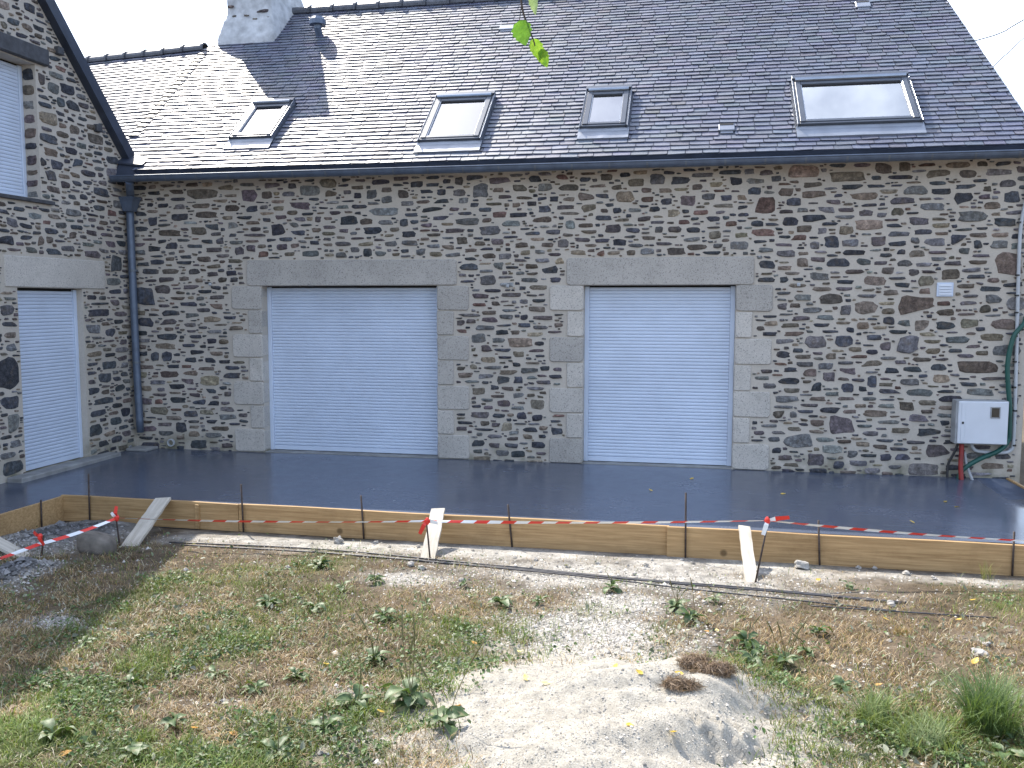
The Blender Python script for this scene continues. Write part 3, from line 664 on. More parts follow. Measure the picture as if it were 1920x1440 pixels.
stones = pack_stones(0.0, 10.84, -0.02, 3.55, blocked_main, parse_hand(HAND, False), 11, dict(D=30, G=22, B=22, P=12, T=9, R=3, L=3))
lay_masonry(stones, (0, 0, 0), (1, 0, 0), wall, 12)
rngq = np.random.default_rng(5)
for (d, q, s_, lt) in ((D1, Q1, S1, LINT[0]), (D2, Q2, S2, LINT[1])):
    V, F = rounded_block(lt[1]-lt[0], LT-DT, .32, .035, rngq)
    o = obj('lintel', V, F, M['granite'], wall); o.location = ((lt[0]+lt[1])/2, -0.022, (LT+DT)/2)
    for side in (0, 1):
        for k in range(7):
            outer = q[side] if k % 2 == 0 else s_[side]; inner = d[side]
            w_ = abs(outer-inner); hh = DT/7
            V, F = rounded_block(w_-.004+.001*k, hh-.010, .30, .02 if k % 2 else .035, rngq)
            o = obj('quoin', V, F, M['granite'], wall)
            sgn = 1 if side == 0 else -1
            o.location = ((outer+inner)/2+sgn*.003, -0.018-rngq.uniform(0, .004), DT-hh*(k+.5))

def slat_mesh(L, A, Nn, h=0.0395):
    A = np.array(A, float); Nn = np.array(Nn, float); V = []; F = []
    prof = [(-.001, 0.0004), (.0040, .004), (.0065, .013), (.0065, .026), (.0040, .035), (-.001, h-.0004)]
    for t in (0, L):
        for n_, b in prof: V.append(A*t+Nn*n_+np.array([0, 0, b]))
    k = len(prof)
    for i in range(k-1): F.append((i, k+i, k+i+1, i+1))
    return mk_mesh('slat', V, F, M['white_pvc'])
def roller_shutter(parent, O, A, a0, a1, b0, b1, depth, label):
    """white roller shutter filling an opening: slats, two guide rails, bottom bar, slot above"""
    O = np.array(O, float); A = np.array(A, float); Zv = np.array([0, 0, 1.]); Nn = np.cross(A, Zv)
    root = bpy.data.objects.new('roller_shutter', None); link(root, parent); root['label'] = label
    base = O-Nn*depth
    def lbox(name, s0, s1, t0, t1, n0, n1, mat, bev=.003):
        mb = MB().box(s0, s1, -n1, -n0, t0, t1, bev=bev)
        Mx = Matrix(((A[0], -Nn[0], 0, base[0]), (A[1], -Nn[1], 0, base[1]), (0, 0, 1, base[2]), (0, 0, 0, 1)))
        return mb.xf(Mx).build(name, mat, root)
    lbox('guide_rail', a0+.001, a0+.055, b0, b1-.012, -.01, .022, M['white_pvc']); lbox('guide_rail', a1-.055, a1-.001, b0, b1-.012, -.01, .022, M['white_pvc'])
    lbox('bottom_bar', a0+.056, a1-.056, b0+.004, b0+.062, -.012, .014, M['white_pvc'])
    lbox('backing', a0+.001, a1-.001, b0, b1, -.06, -.014, M['dark_gap'], 0)
    me = slat_mesh(a1-a0-.114, A, Nn); z = b0+.064
    while z+.0395 < b1-.004:
        p = base+A*(a0+.057)+Zv*z; inst('slat', me, root, p); z += .0402
    return root
roller_shutter(house, (0, 0, 0), (1, 0, 0), D1[0], D1[1], .012, DT, .17, 'wide white roller shutter under the left granite lintel')
roller_shutter(house, (0, 0, 0), (1, 0, 0), D2[0], D2[1], .012, DT, .15, 'narrower white roller shutter under the right granite lintel')
for d in (D1, D2):
    MB().box(d[0]+.001, d[1]-.001, .004, .25, -.02, .008).build('door_sill', M['old_concrete'], house)

# ---- roof planes
def unit(v): v = np.array(v, float); return v/np.linalg.norm(v)
class Plane:
    def __init__(s, O, A, S): s.O = np.array(O, float); s.A = unit(A); s.S = unit(S); s.N = np.cross(s.A, s.S)
    def p(s, a, t, n=0.0): return s.O+s.A*a+s.S*t+s.N*n
    def mat(s): return Matrix([[s.A[i], s.S[i], s.N[i], s.O[i]] for i in range(3)]+[[0, 0, 0, 1]])
PI40 = rad(40)
RP = Plane((0, -.25, 3.60), (1, 0, 0), (0, math.cos(PI40), math.sin(PI40)))
RLEN = (3.32+.25)/math.cos(PI40)
def lay_slates(pl, amin, amax, smax, holes, parent, seed, limit=300, skip=None):
    rng = np.random.default_rng(seed); items = []
    ex = 0.0935; t = 0.0; r = 0
    while t < smax-.02:
        lo, hi = amin(t+ex/2), amax(t+ex/2); h_ = min(ex, smax-t)
        a = lo-rng.uniform(0, .19)
        spans = [(lo, hi)]
        for (h0, h1, s0, s1) in holes:
            if s0 < t+ex*.55 < s1:
                ns = []
                for u, v in spans:
                    if h1 <= u or h0 >= v: ns.append((u, v)); continue
                    if h0 > u: ns.append((u, h0))
                    if h1 < v: ns.append((h1, v))
                spans = ns
        while a < hi:
            w_ = rng.uniform(.172, .222); b = a+w_
            for u, v in spans:
                x0, x1 = max(a, u), min(b, v)
                if x1-x0 > .02:
                    g_ = rng.uniform(.003, .0052); jl = rng.uniform(-.004, .004, 2); n0 = .016+rng.uniform(-.002, .004); tl = rng.uniform(-.0022, .0022)
                    ch = rng.uniform(0, .007, 2)
                    P = [(x0+g_, t+jl[0]+ch[0], n0+tl), (x0+g_+.02, t+jl[0]*.7, n0+tl), (x1-g_-.02, t+jl[1]*.7, n0-tl), (x1-g_, t+jl[1]+ch[1], n0-tl), (x1-g_, t+h_+.012, .002), (x0+g_, t+h_+.012, .002)]
                    th = .010
                    Q = [(p[0], p[1], p[2]-th) for p in P[:4]]
                    c = np.array([0.088, 0.100, 0.140])*rng.uniform(.82, 1.18)*(1+rng.uniform(-.07, .07, 3))
                    if rng.random() < .12: c = c*np.array([1.10, 1.0, .93])
                    V = np.array([pl.p(*p) for p in P+Q])
                    items.append((V, c))
            a = b
        t += ex; r += 1
    F = [(0, 1, 2, 3, 4, 5), (1, 0, 6, 7), (2, 1, 7, 8), (3, 2, 8, 9), (4, 3, 9), (0, 5, 6)]
    items.sort(key=lambda it: cam_dist(it[0][0]))
    vis = [it for it in items if skip is None or not skip(it[0])]; rest = [it for it in items if skip is not None and skip(it[0])]
    rest = vis[limit:]+rest
    for V, c in vis[:limit]:
        o = obj('slate', V-V[0], F, M['slate'], parent, col=c); o.location = V[0]
    if rest:
        VV = np.concatenate([V for V, c in rest]); CC = np.concatenate([np.broadcast_to(c, V.shape) for V, c in rest])
        FF = [tuple(i+10*k for i in f) for k in range(len(rest)) for f in F]
        o = obj('slate_courses', VV, FF, M['slate'], parent, col=CC); o['kind'] = 'stuff'
SKY = [(1.36, 1.945, .633, 1.547, 'small skylight nearest the chimney'), (3.95, 4.725, .398, 1.488, 'square skylight in the middle left of the roof'),
       (5.91, 6.47, .581, 1.488, 'smallest skylight in the middle of the roof'), (8.39, 9.70, .463, 1.52, 'widest skylight at the right of the roof')]
VENTS = [(7.52, 7.70, .42, .60), (9.36, 9.55, 3.53, 3.74), (4.44, 4.69, 3.48, 3.70)]
def main_min(t):
    y = t*math.cos(PI40)-.25
    return float(np.interp(y, [-.25, -.02, .2, 2.25, 2.42, 2.7, 3.32], [.28, .12, -.15, -.23, -.176, -.06, .0]))
def main_max(t): return 10.84-.40*(t/RLEN)
mb = MB()
ts = [0.0, .35, .6, 1.2, 2.0, 3.0, 3.49, 3.85, RLEN]
for i in range(len(ts)-1):
    t0, t1 = ts[i], ts[i+1]
    A0, A1, B0, B1 = main_min(t0), main_max(t0), main_min(t1), main_max(t1)
    mb.add([RP.p(A0, t0), RP.p(A1, t0), RP.p(B1, t1), RP.p(B0, t1)], [(0, 1, 2, 3)])
    mb.add([RP.p(A1, t0), RP.p(A1, t0, -.10), RP.p(B1, t1, -.10), RP.p(B1, t1)], [(0, 1, 2, 3)])
mb.add([RP.p(main_min(0), 0), RP.p(main_min(0), 0, -.06), RP.p(main_max(0), 0, -.06), RP.p(main_max(0), 0)], [(0, 1, 2, 3)])
rz = 3.60+(3.32+.25)*math.tan(PI40)
mb.add([(0, 3.32, rz-.002), (10.44, 3.32, rz-.002), (10.84, 6.9, 3.59), (0, 6.9, 3.59)], [(0, 1, 2, 3)])
mb.add([(0, 3.32, rz-.002), (0, 6.9, 3.59), (0, 2.4, 5.7)], [(0, 1, 2)])
roof = mb.build('roof', M['barge'], house)
holes = [(a0-.02, a1+.02, s0-.20, s1+.05) for a0, a1, s0, s1, _ in SKY]+VENTS
lay_slates(RP, main_min, main_max, RLEN, holes, roof, 21)
# ridge tiles with a lap bead at each joint
def ridge_tiles(p0, p1, parent, n, r=.085, drop=.05):
    p0, p1 = Vector(p0), Vector(p1); d = (p1-p0)/n; A = d.normalized(); side = Vector((-A.y, A.x, 0)).normalized()
    for i in range(n):
        mb = MB(); V = []; F = []; Ln = d.length
        for s_, rr in ((0.004, r), (Ln-.045, r*1.0), (Ln-.045, r*1.28), (Ln-.01, r*1.28), (Ln-.003, r*.98)):
            for k in range(9):
                a = rad(-20+220*k/8); V.append(A*s_+side*(math.cos(a)*rr)+Vector((0, 0, math.sin(a)*rr)))
        for q in range(4):
            for k in range(8): F.append((q*9+k, q*9+k+1, (q+1)*9+k+1, (q+1)*9+k))
        F.append(tuple(range(9))); mb.add(V, F)
        o = mb.build('ridge_tile', M['ridge_tile'], parent); o.location = p0+d*i+Vector((0, 0, random.uniform(-.006, .006)))
ridge_tiles((.80, 3.32, rz+.0), (10.42, 3.32, rz+.0), roof, 25)

def skylight(pl, a0, a1, s0, s1, label):
    root = bpy.data.objects.new('skylight', None); link(root, house); root['label'] = label
    Mx = pl.mat(); h = .085
    def bx(name, boxes, mat, bev=.004):
        mb = MB()
        for b in boxes: mb.box(*b, bev=bev)
        return mb.xf(Mx).build(name, mat, root)
    fw = .062
    bx('frame', [(a0, a0+.022, s0+.0, s1, .0, h-.01), (a1-.022, a1, s0+.0, s1, .0, h-.01), (a0+.0225, a1-.0225, s0+.0, s0+.03, .0, h-.012), (a0+.0225, a1-.0225, s1-.03, s1, .0, h-.005)], M['sky_frame'])
    bx('sash', [(a0+.026, a0+.026+fw, s0+.035, s1-.09, .02, h), (a1-.026-fw, a1-.026, s0+.035, s1-.09, .02, h), (a0+.027+fw, a1-.027-fw, s0+.035, s0+.035+.045, .02, h-.004), (a0+.027+fw, a1-.027-fw, s1-.15, s1-.092, .02, h-.002)], M['sky_frame'])
    bx('trim', [(a0+.027+fw, a0+.037+fw, s0+.082, s1-.152, .03, h-.008), (a1-.037-fw, a1-.027-fw, s0+.082, s1-.152, .03, h-.008), (a0+.04+fw, a1-.04-fw, s0+.082, s0+.094, .03, h-.010), (a0-.006, a0-.001, s0-.02, s1, .0, h-.002), (a1+.001, a1+.006, s0-.02, s1, .0, h-.002)], M['sky_trim'], .001)
    mb = MB().tube([(a0+.03, s1-.055, h+.004), (a1-.03, s1-.055, h+.004)], .030, 10)
    mb.xf(Mx).build('hood', M['sky_trim'], root)
    bx('top_cover', [(a0-.004, a1+.004, s1-.028, s1+.045, .02, h+.012)], M['sky_frame'])
    bx('blind', [(a0+.06, a1-.06, s0+.06, s1-.12, .018, .022)], M['blind'], 0)
    bx('pane', [(a0+.038+fw, a1-.038-fw, s0+.095, s1-.153, .052, .058)], M['pane'], 0)
    mb = MB(); V = []
    for s_, n_ in ((s0-.205, .028), (s0-.05, .030), (s0-.004, .042)):
        for k in range(9): V.append((a0-.02+(a1-a0+.04)*k/8, s_, n_+random.uniform(-.002, .002)))
    mb.add(V, [(r*9+k, r*9+k+1, (r+1)*9+k+1, (r+1)*9+k) for r in range(2) for k in range(8)])
    mb.box(a0-.02, a1+.02, s0-.207, s0-.2055, .004, .028)
    mb.xf(Mx).build('apron_flashing', M['lead'], root)
for sk in SKY: skylight(RP, *sk)
for a0, a1, s0, s1 in VENTS:
    mb = MB().box(a0, a1, s0+.045, s1, .0, .030, bev=.006)
    mb.box(a0+.02, a1-.02, s0-.0, s0+.044, .0, .012); mb.xf(RP.mat())
    o = mb.build('slate_vent', M['lead'], house)
    MB().box(a0+.012, a1-.012, s1-.034, s1-.004, .0302, .034).xf(RP.mat()).build('louvre', M['dark_gap'], o)

# ---- chimney: lime-washed, flared foot
mb = MB(); V = []; F = []
cx0, cx1, cy0, cy1 = .085, .79, 2.62, 3.52
ring = []
nseg = 9
for k in range(nseg): ring.append((cx0+(cx1-cx0)*k/nseg, cy0))
for k in range(nseg): ring.append((cx1, cy0+(cy1-cy0)*k/nseg))
for k in range(nseg): ring.append((cx1-(cx1-cx0)*k/nseg, cy1))
for k in range(nseg): ring.append((cx0, cy1-(cy1-cy0)*k/nseg))
zz = np.linspace(5.55, 7.33, 30); ccx, ccy = (cx0+cx1)/2, (cy0+cy1)/2
for zi, z in enumerate(zz):
    for (x, y) in ring:
        dn = float(np.dot(np.array([x, y, z])-RP.O, RP.N)); fl = .13*max(0, 1-max(dn, 0)/.42)**1.6
        vx, vy = x-ccx, y-ccy; lx = max(abs(vx)/.36, abs(vy)/.45)
        k_ = 1+(fl+.022*(fbm(np.array([x*3+y*2.1]), np.array([z*2.0+y]), .35, 51)[0]-.5)*2)/.42
        V.append((ccx+vx*k_, ccy+vy*k_, z))
m_ = len(ring)
for i in range(len(zz)-1):
    for k in range(m_): F.append((i*m_+k, i*m_+(k+1) % m_, (i+1)*m_+(k+1) % m_, (i+1)*m_+k))
F.append(tuple((len(zz)-1)*m_+k for k in range(m_)))
chim = obj('chimney', V, F, M['lime'], house, smooth=True)
rngc = np.random.default_rng(3)
for (u, v, w_, h_) in ((493, 21, .20, .055), (480, 37, .14, .045), (496, 35, .12, .035), (434, 13, .12, .045), (463, 30, .10, .03), (505, 33, .06, .03), (427, 43, .07, .03), (440, 31, .09, .02)):
    p = hit_y(u, v, cy0-.005); P = stone_shape(w_, h_, rngc); Vs, Fs, c = stone_mesh(P, 'P' if w_ > .15 else 'B', rngc); c = c*1.15
    T_ = np.stack([np.array([1., 0, 0]), np.array([0, 0, 1.]), np.array([0, -1., 0])])
    o = obj('bare_stone', Vs@T_, Fs, M['stone'], chim, col=c); o.location = (p[0], cy0-.030, p[2])
# roof extractor hood
mb = MB().tube([RP.p(1.60, 3.74, .0), RP.p(1.60, 3.74, .13)], .055, 12)
p = np.array(RP.p(1.60, 3.74, .10))
mb.tube([p, p+np.array([0, 0, .06]), p+np.array([0, 0, .061]), p+np.array([0, 0, .13]), p+np.array([0, 0, .175]), p+np.array([0, 0, .19])], [.055, .06, .125, .125, .09, .03], 14)
mb.build('roof_vent', M['zinc'], house)

# ---- gutter and downpipe
mb = MB(); V = []; F = []
GY, GZ, GR = -.325, 3.52, .068
for x in (0.02, 10.95):
    for k in range(11):
        a = rad(180+180*k/10); V.append((x, GY+GR*math.cos(a), GZ+GR*math.sin(a)))
    for k in range(11):
        a = rad(360-180*k/10); V.append((x, GY+(GR-.008)*math.cos(a), GZ+(GR-.008)*math.sin(a)))
F = [(k, k+1, 22+k+1, 22+k) for k in range(21)]+[(21, 0, 22, 43)]+[tuple(range(11))[::-1], tuple(range(22, 33))]
mb.add(V, F); mb.tube([(0.02, GY-GR-.002, GZ), (10.95, GY-GR-.002, GZ)], .009, 8)
gut = mb.build('gutter', M['zinc'], house, smooth=False)
x = .35
while x < 10.9:
    mbb = MB(); V = []
    for xx in (x, x+.022):
        for k in range(11):
            a = rad(180+180*k/10); V.append((xx, GY+(GR+.004)*math.cos(a), GZ+(GR+.004)*math.sin(a)))
    mbb.add(V, [(k, k+1, 12+k, 11+k) for k in range(10)]); mbb.build('gutter_bracket', M['zinc_seam'], gut); x += .425
MB().box(0.0, 10.84, -.245, -.012, 3.53, 3.55).build('soffit', M['lime'], house)
dp = MB().tube(smooth_path([(.085, -.085, 3.12), (.085, -.085, 2.6), (.095, -.082, 1.2), (.115, -.08, .22)], 4), .048, 14)
dp = dp.build('downpipe', M['zinc'], house, smooth=True)
mb = MB().tube([(.25, -.32, 3.455), (.21, -.26, 3.39), (.13, -.13, 3.31), (.11, -.10, 3.26)], .05, 12)
mb.add([(.0+.005, -.19, 3.27), (.20, -.19, 3.27), (.20, -.02, 3.27), (.005, -.02, 3.27), (.025, -.15, 3.11), (.145, -.15, 3.11), (.145, -.03, 3.11), (.025, -.03, 3.11)], [(0, 1, 5, 4), (1, 2, 6, 5), (2, 3, 7, 6), (3, 0, 4, 7), (4, 5, 6, 7)])
mb.box(.001, .204, -.194, -.015, 3.262, 3.29)
mb.build('hopper', M['zinc'], dp)
for z in (2.35, 1.15):
    MB().tube([(.10, -.083, z-.012), (.10, -.083, z+.012)], .056, 14).build('pipe_clip', M['zinc_seam'], dp)
# zinc box closing the gutter against the gable
mb = MB(); mb.hexa([(.01, -.27, 3.53), (.33, -.25, 3.53), (.33, .02, 3.68), (.01, .02, 3.68), (.01, -.18, 3.72), (.33, -.18, 3.68), (.33, .06, 3.83), (.01, .06, 3.86)])
mb.add([(-.01, -.21, 3.725), (.36, -.21, 3.684), (.36, .10, 3.865), (-.01, .10, 3.905), (-.01, -.21, 3.705), (.36, -.21, 3.66)], [(0, 1, 2, 3), (4, 5, 1, 0)])
zb = mb.build('gutter_box', M['barge'], house)
# wall vent grille
mb = MB().box(9.905, 10.075, -.022, .0, 2.015, 2.17, bev=.004)
vg = mb.build('wall_vent', M['white_pvc'], house)
for k in range(4):
    MB().hexa([(9.925, -.034, 2.036+.031*k), (10.055, -.034, 2.036+.031*k), (10.055, -.0225, 2.042+.031*k), (9.925, -.0225, 2.042+.031*k), (9.925, -.032, 2.042+.031*k), (10.055, -.032, 2.042+.031*k), (10.055, -.0225, 2.06+.031*k), (9.925, -.0225, 2.06+.031*k)]).build('louvre', M['box_white'], vg)
for (x, z) in ((1.15, 2.17), (5.07, 2.14), (8.44, 2.15)):
    mb = MB().box(x-.018, x+.018, -.03, -.005, z-.02, z+.02, bev=.006); mb.tube([(x, -.03, z), (x, -.05, z-.004)], .010, 8)
    mb.build('cable_outlet', M['grey_pvc'], house)
mb = MB(); V = []
for y, r in ((.0, .05), (-.03, .05), (-.03, .038), (.05, .038)):
    for k in range(20): V.append((.52+r*math.cos(k*math.pi/10), y-.005, .085+r*math.sin(k*math.pi/10)))
mb.add(V, [(i*20+k, i*20+(k+1) % 20, (i+1)*20+(k+1) % 20, (i+1)*20+k) for i in range(3) for k in range(20)]+[tuple(60+k for k in range(20))])
mb.build('drain_pipe_end', M['grey_pvc'], house)
MB().box(.04, .34, -.30, -.03, 0.0, .035, bev=.008).build('pipe_foot_block', M['old_concrete'], house)

# ================================================================== LEFT GABLE HOUSE
wing = thing('gable_house', 'stone gable house at the left edge with dark roof rake, shutter door and upper window', 'house', (0, 0, 0))
WD = (-2.05, -.975); WDT = 2.10; WW = (-2.75, -1.612); WWB, WWT = 3.095, 4.585
ys = [-6.0, WW[0], WD[0], WW[1], WD[1], 0.0]; zs = [-.35, .03, WDT, WWB, WWT, 4.85]
hole = lambda a, b: (WD[0] < a < WD[1] and .03 < b < WDT) or (WW[0] < a < WW[1] and WWB < b < WWT)
rake = lambda a: 3.78-1.055*a if a > -3 else 3.78+1.055*(a+6)
mb = MB(); O_ = (0, 0, 0)
# lower body up to the springing of the rake, split so that no face rises above it
base_w = wall_mesh((0, 0, 0), (0, 1, 0), ys, [-.35, .03, WDT, WWB, 3.78], hole, .35)
mb.add(base_w.V, [f for f in base_w.F if not all(abs(base_w.V[i][2]-3.78) < 1e-6 for i in f)])
def gp(a, b, n=0.): return (n, a, b)
top_poly = [(0, 3.78), (WW[1], 3.78), (WW[1], WWT), (WW[0], WWT), (WW[0], 3.78), (-6, 3.78), (-3, 6.945)]
mb.add([gp(a, b) for a, b in [(0, 3.78), (WW[1], rake(WW[1])), (WW[1], 3.78)]], [(0, 1, 2)])
mb.add([gp(a, b) for a, b in [(WW[1], WWT), (WW[1], rake(WW[1])), (WW[0], rake(WW[0])), (WW[0], WWT)]], [(0, 1, 2, 3)])
mb.add([gp(a, b) for a, b in [(WW[0], 3.78), (WW[0], rake(WW[0])), (-3, 6.945), (-6, 3.78)]], [(0, 1, 2, 3)])
mb.add([gp(WW[1], 3.78), gp(WW[1], WWT), gp(WW[1], WWT, -.35), gp(WW[1], 3.78, -.35)], [(0, 1, 2, 3)])
mb.add([gp(WW[0], 3.78), gp(WW[0], WWT), gp(WW[0], WWT, -.35), gp(WW[0], 3.78, -.35)], [(3, 2, 1, 0)])
mb.add([gp(WW[0], WWT), gp(WW[1], WWT), gp(WW[1], WWT, -.35), gp(WW[0], WWT, -.35)], [(0, 1, 2, 3)])
mb.add([(0, -6, -.35), (0, -6, 3.78), (-6, -6, 3.78), (-6, -6, -.35)], [(0, 1, 2, 3)])
wwall = mb.build('wall', M['mortar'], wing)
def blocked_wing(A, B):
    b = (A > -.015) | (B < .0) | (B > 3.78-1.055*A-.09)
    b |= (A > WD[0]-.002) & (A < WD[1]+.012) & (B < WDT)
    b |= (A > -2.245) & (A < -.535) & (B > WDT-.015) & (B < 2.465)
    b |= (A > WW[0]) & (A < WW[1]+.008) & (B > WWB-.05) & (B < WWT)
    b |= (A < -1.415) & (B > WWT-.02) & (B < 4.80)
    b |= (A < -1.40) & (B > WWB-.06) & (B < WWB+.005)
    return b
stones = pack_stones(-3.5, 0.0, 0.0, 6.9, blocked_wing, parse_hand(HAND_WING, True), 31, dict(D=34, G=22, B=18, P=16, T=8, R=2))
lay_masonry(stones, (0, 0, 0), (0, 1, 0), wwall, 32)
# stones seen in the window reveal
rngr = np.random.default_rng(8); z = WWB+.02
while z < WWT-.06:
    h_ = rngr.uniform(.06, .15); P = stone_shape(.17, h_, rngr); V, F, c = stone_mesh(P, 'DPBTG'[rngr.integers(0, 5)], rngr)
    T_ = np.stack([np.array([1., 0, 0]), np.array([0, 0, 1.]), np.array([0, -1., 0])])
    o = obj('reveal_stone', V@T_, F, M['stone'], wwall, col=c); o.location = (-.10, WW[1], z+h_/2); z += h_+.03
V, F = rounded_block(1.685, .345, .32, .012, rngq)
Rz = Matrix.Rotation(rad(90), 4, 'Z')
o = obj('lintel', [tuple(Rz @ Vector(v)) for v in V], F, M['granite'], wwall); o.location = (.016, -1.39, 2.275)
MB().box(-.20, .055, -3.1, -1.435, 4.60, 4.785, bev=.012).build('timber_lintel', M['timber_dark'], wing)
MB().box(-.28, .05, -3.0, -1.44, WWB-.045, WWB-.004, bev=.005).build('window_sill', M['timber_dark'], wing)
roller_shutter(wing, (0, 0, 0), (0, 1, 0), WD[0], WD[1], .035, WDT, .10, 'white roller shutter closing the doorway of the left house')
roller_shutter(wing, (0, 0, 0), (0, 1, 0), WW[0], WW[1], WWB, WWT, .19, 'white roller shutter closing the upper window of the left house')
MB().box(.003, .20, -2.35, -.62, -.02, .045, bev=.01).build('door_step', M['old_concrete'], wing)
# roof: two slopes and a dark barge board along the rake
c45 = unit((0, -1, 1.055))
mb = MB()
def slope(y0, z0, y1, z1, t=.13):
    mb.hexa([(-6.4, y0, z0), (.085, y0, z0), (.085, y1, z1), (-6.4, y1, z1), (-6.4, y0, z0+t), (.085, y0, z0+t), (.085, y1, z1+t), (-6.4, y1, z1+t)])
slope(.10, 3.70, -3.0, 6.97); slope(-3.0, 6.97, -6.15, 3.65)
wroof = mb.build('roof', M['barge'], wing)
mb = MB(); mb.hexa([(.0, .12, 3.56), (.105, .12, 3.56), (.105, -3.0, 6.852), (.0, -3.0, 6.852), (.0, .12, 3.735), (.105, .12, 3.735), (.105, -3.0, 7.02), (.0, -3.0, 7.02)])
mb.build('barge_board', M['barge'], wing)
mb = MB(); mb.hexa([(.0, -3.0, 6.852), (.105, -3.0, 6.852), (.105, -6.15, 3.53), (.0, -6.15, 3.53), (.0, -3.0, 7.02), (.105, -3.0, 7.02), (.105, -6.15, 3.70), (.0, -6.15, 3.70)])
mb.build('barge_board', M['barge'], wing)
for (u, v) in ((107, 95), (180, 240)):
    p = hit_x(u, v, 0.0); MB().box(-.05, .06, p[1]-.05, p[1]+.05, p[2]-.05, p[2]+.04, bev=.01).build('purlin_end', M['timber_dark'], wing)

# ================================================================== ADJOINING ROOF behind the gable
adj = thing('adjoining_house', 'lower slate roof between the left gable and the chimney', 'house', (-1.5, 2.5, 0))
P0 = np.array([-.176, 2.42, 5.841]); P1 = np.array([-.153, .218, 3.993]); PR = np.array([-2.69, 2.76, 5.84])
A_ = unit((P0-PR)*np.array([1, 1, 0])); nrm = unit(np.cross(P0-PR, P0-P1)); nrm = nrm if nrm[2] > 0 else -nrm
S_ = unit(np.cross(nrm, A_)); S_ = S_ if S_[2] > 0 else -S_
tl = float((P0-P1)@S_)
AP = Plane(P0-S_*tl, A_, S_)
a_cre = float((P1-AP.O)@A_)
adj_max = lambda t: a_cre*(1-t/tl)-.0
adj_min = lambda t: -4.2
mb = MB()
mb.add([AP.p(-4.2, 0, -.01)-np.array(adj.location), AP.p(a_cre, 0, -.01)-np.array(adj.location), AP.p(0, tl, -.01)-np.array(adj.location), AP.p(-4.2, tl, -.01)-np.array(adj.location)], [(0, 1, 2, 3)])
b0, b1 = AP.p(-4.2, tl)-np.array(adj.location), AP.p(0, tl)-np.array(adj.location)
mb.add([b0, b1, b1+np.array([0, 2.6, -2.2]), b0+np.array([0, 2.6, -2.2])], [(0, 1, 2, 3)])
aroof = mb.build('roof', M['barge'], adj)
class Off(Plane):
    def p(s, a, t, n=0.0): return Plane.p(s, a, t, n)-np.array(adj.location)
AP2 = Off(AP.O, AP.A, AP.S)
lay_slates(AP2, adj_min, adj_max, tl, [], aroof, 41, 300, skip=lambda V: (V[0][0]+adj.location[0]) < -3.4)
rt0 = AP.p(-4.1, tl)-np.array(adj.location); rt1 = AP.p(-.02, tl)-np.array(adj.location)
ridge_tiles(rt0, rt1, aroof, 11, .075)
l0 = np.array(adj.location)
mb = MB(); mb.add([AP.p(-4.2, 0, -.05)-l0, AP.p(a_cre, 0, -.05)-l0, AP.p(a_cre, 0, -.05)-l0-np.array([0, 0, 4.2]), AP.p(-4.2, 0, -.05)-l0-np.array([0, 0, 4.2])], [(0, 1, 2, 3)])
mb.build('wall', M['mortar'], adj)
# small curved slates lapping the valley between the two roofs
for k in range(22):
    t = .25+k*(tl-.35)/21; V = []
    c = np.array([0.11, 0.11, 0.125])*random.uniform(.8, 1.3)
    for s_ in (0, 1):
        for j in range(5):
            ang = -1+j*.5; V.append(AP.p(adj_max(t)+ang*.085, t+s_*.10-.02*(1-ang*ang), .016+.022*(1-ang*ang)-.012*s_)-l0)
    o = obj('valley_slate', V, [(j, j+1, 5+j+1, 5+j) for j in range(4)], M['slate'], aroof, col=c)

# ================================================================== SITE OBJECTS
BY = -2.912     # outer face of the formwork
fwk = thing('slab_formwork', 'pine board formwork edging the wet slab', 'formwork', (1.1, SY, -.25))
def board(p0, p1, zt0, zt1, zb0, zb1, th, name='board'):
    """board from p0 to p1 (plan), its outer face to the right of the direction of travel"""
    p0 = Vector((*p0, 0)); p1 = Vector((*p1, 0)); d = (p1-p0).normalized(); nrm_ = Vector((d.y, -d.x, 0)); Ln = (p1-p0).length
    n_ = max(2, int(Ln/.25)); V = []; F = []
    for i in range(n_+1):
        t = i/n_; q = p0.lerp(p1, t)+nrm_*(.006*math.sin(t*7+Ln)); zt = zt0+(zt1-zt0)*t+.003*math.sin(t*11); zb = zb0+(zb1-zb0)*t
        for k, (o_, z_) in enumerate(((0, zb), (th, zb), (th, zt-.003), (th-.004, zt), (.004, zt), (0, zt-.003))): V.append(q+nrm_*o_+Vector((0, 0, z_)))
    for i in range(n_):
        for k in range(6): F.append((i*6+k, i*6+(k+1) % 6, (i+1)*6+(k+1) % 6, (i+1)*6+k))
    F += [tuple(range(6))[::-1], tuple(n_*6+k for k in range(6))]
    L0 = Vector(fwk.location); c_ = (p0+p1)/2
    V = [v-c_ for v in V]
    o = obj(name, V, F, M['pine'], fwk); o.location = c_-L0; return o
board((1.105, SY-.003), (3.02, SY-.003), .022, .016, -.24, -.25, .036)
board((3.024, SY-.004), (7.09, SY-.012), .016, .010, -.25, -.262, .036)
board((7.075, SY-.052), (10.05, SY-.056), .012, .004, -.262, -.285, .036)
board((10.055, SY-.052), (12.2, SY-.056), .004, -.004, -.285, -.29, .036)
b = board((1.104, -5.9), (1.104, SY-.042), .03, .016, -.2, -.24, .03); b['label'] = 'board running along the left return of the slab'
b = board((10.735, -.03), (10.735, -2.82), .02, .0, -.28, -.28, .03); b['label'] = 'board closing the right end of the slab'
b = board((2.58, SY-.041), (2.62, SY-.041), .0, .0, -.24, -.24, .022, 'cleat')

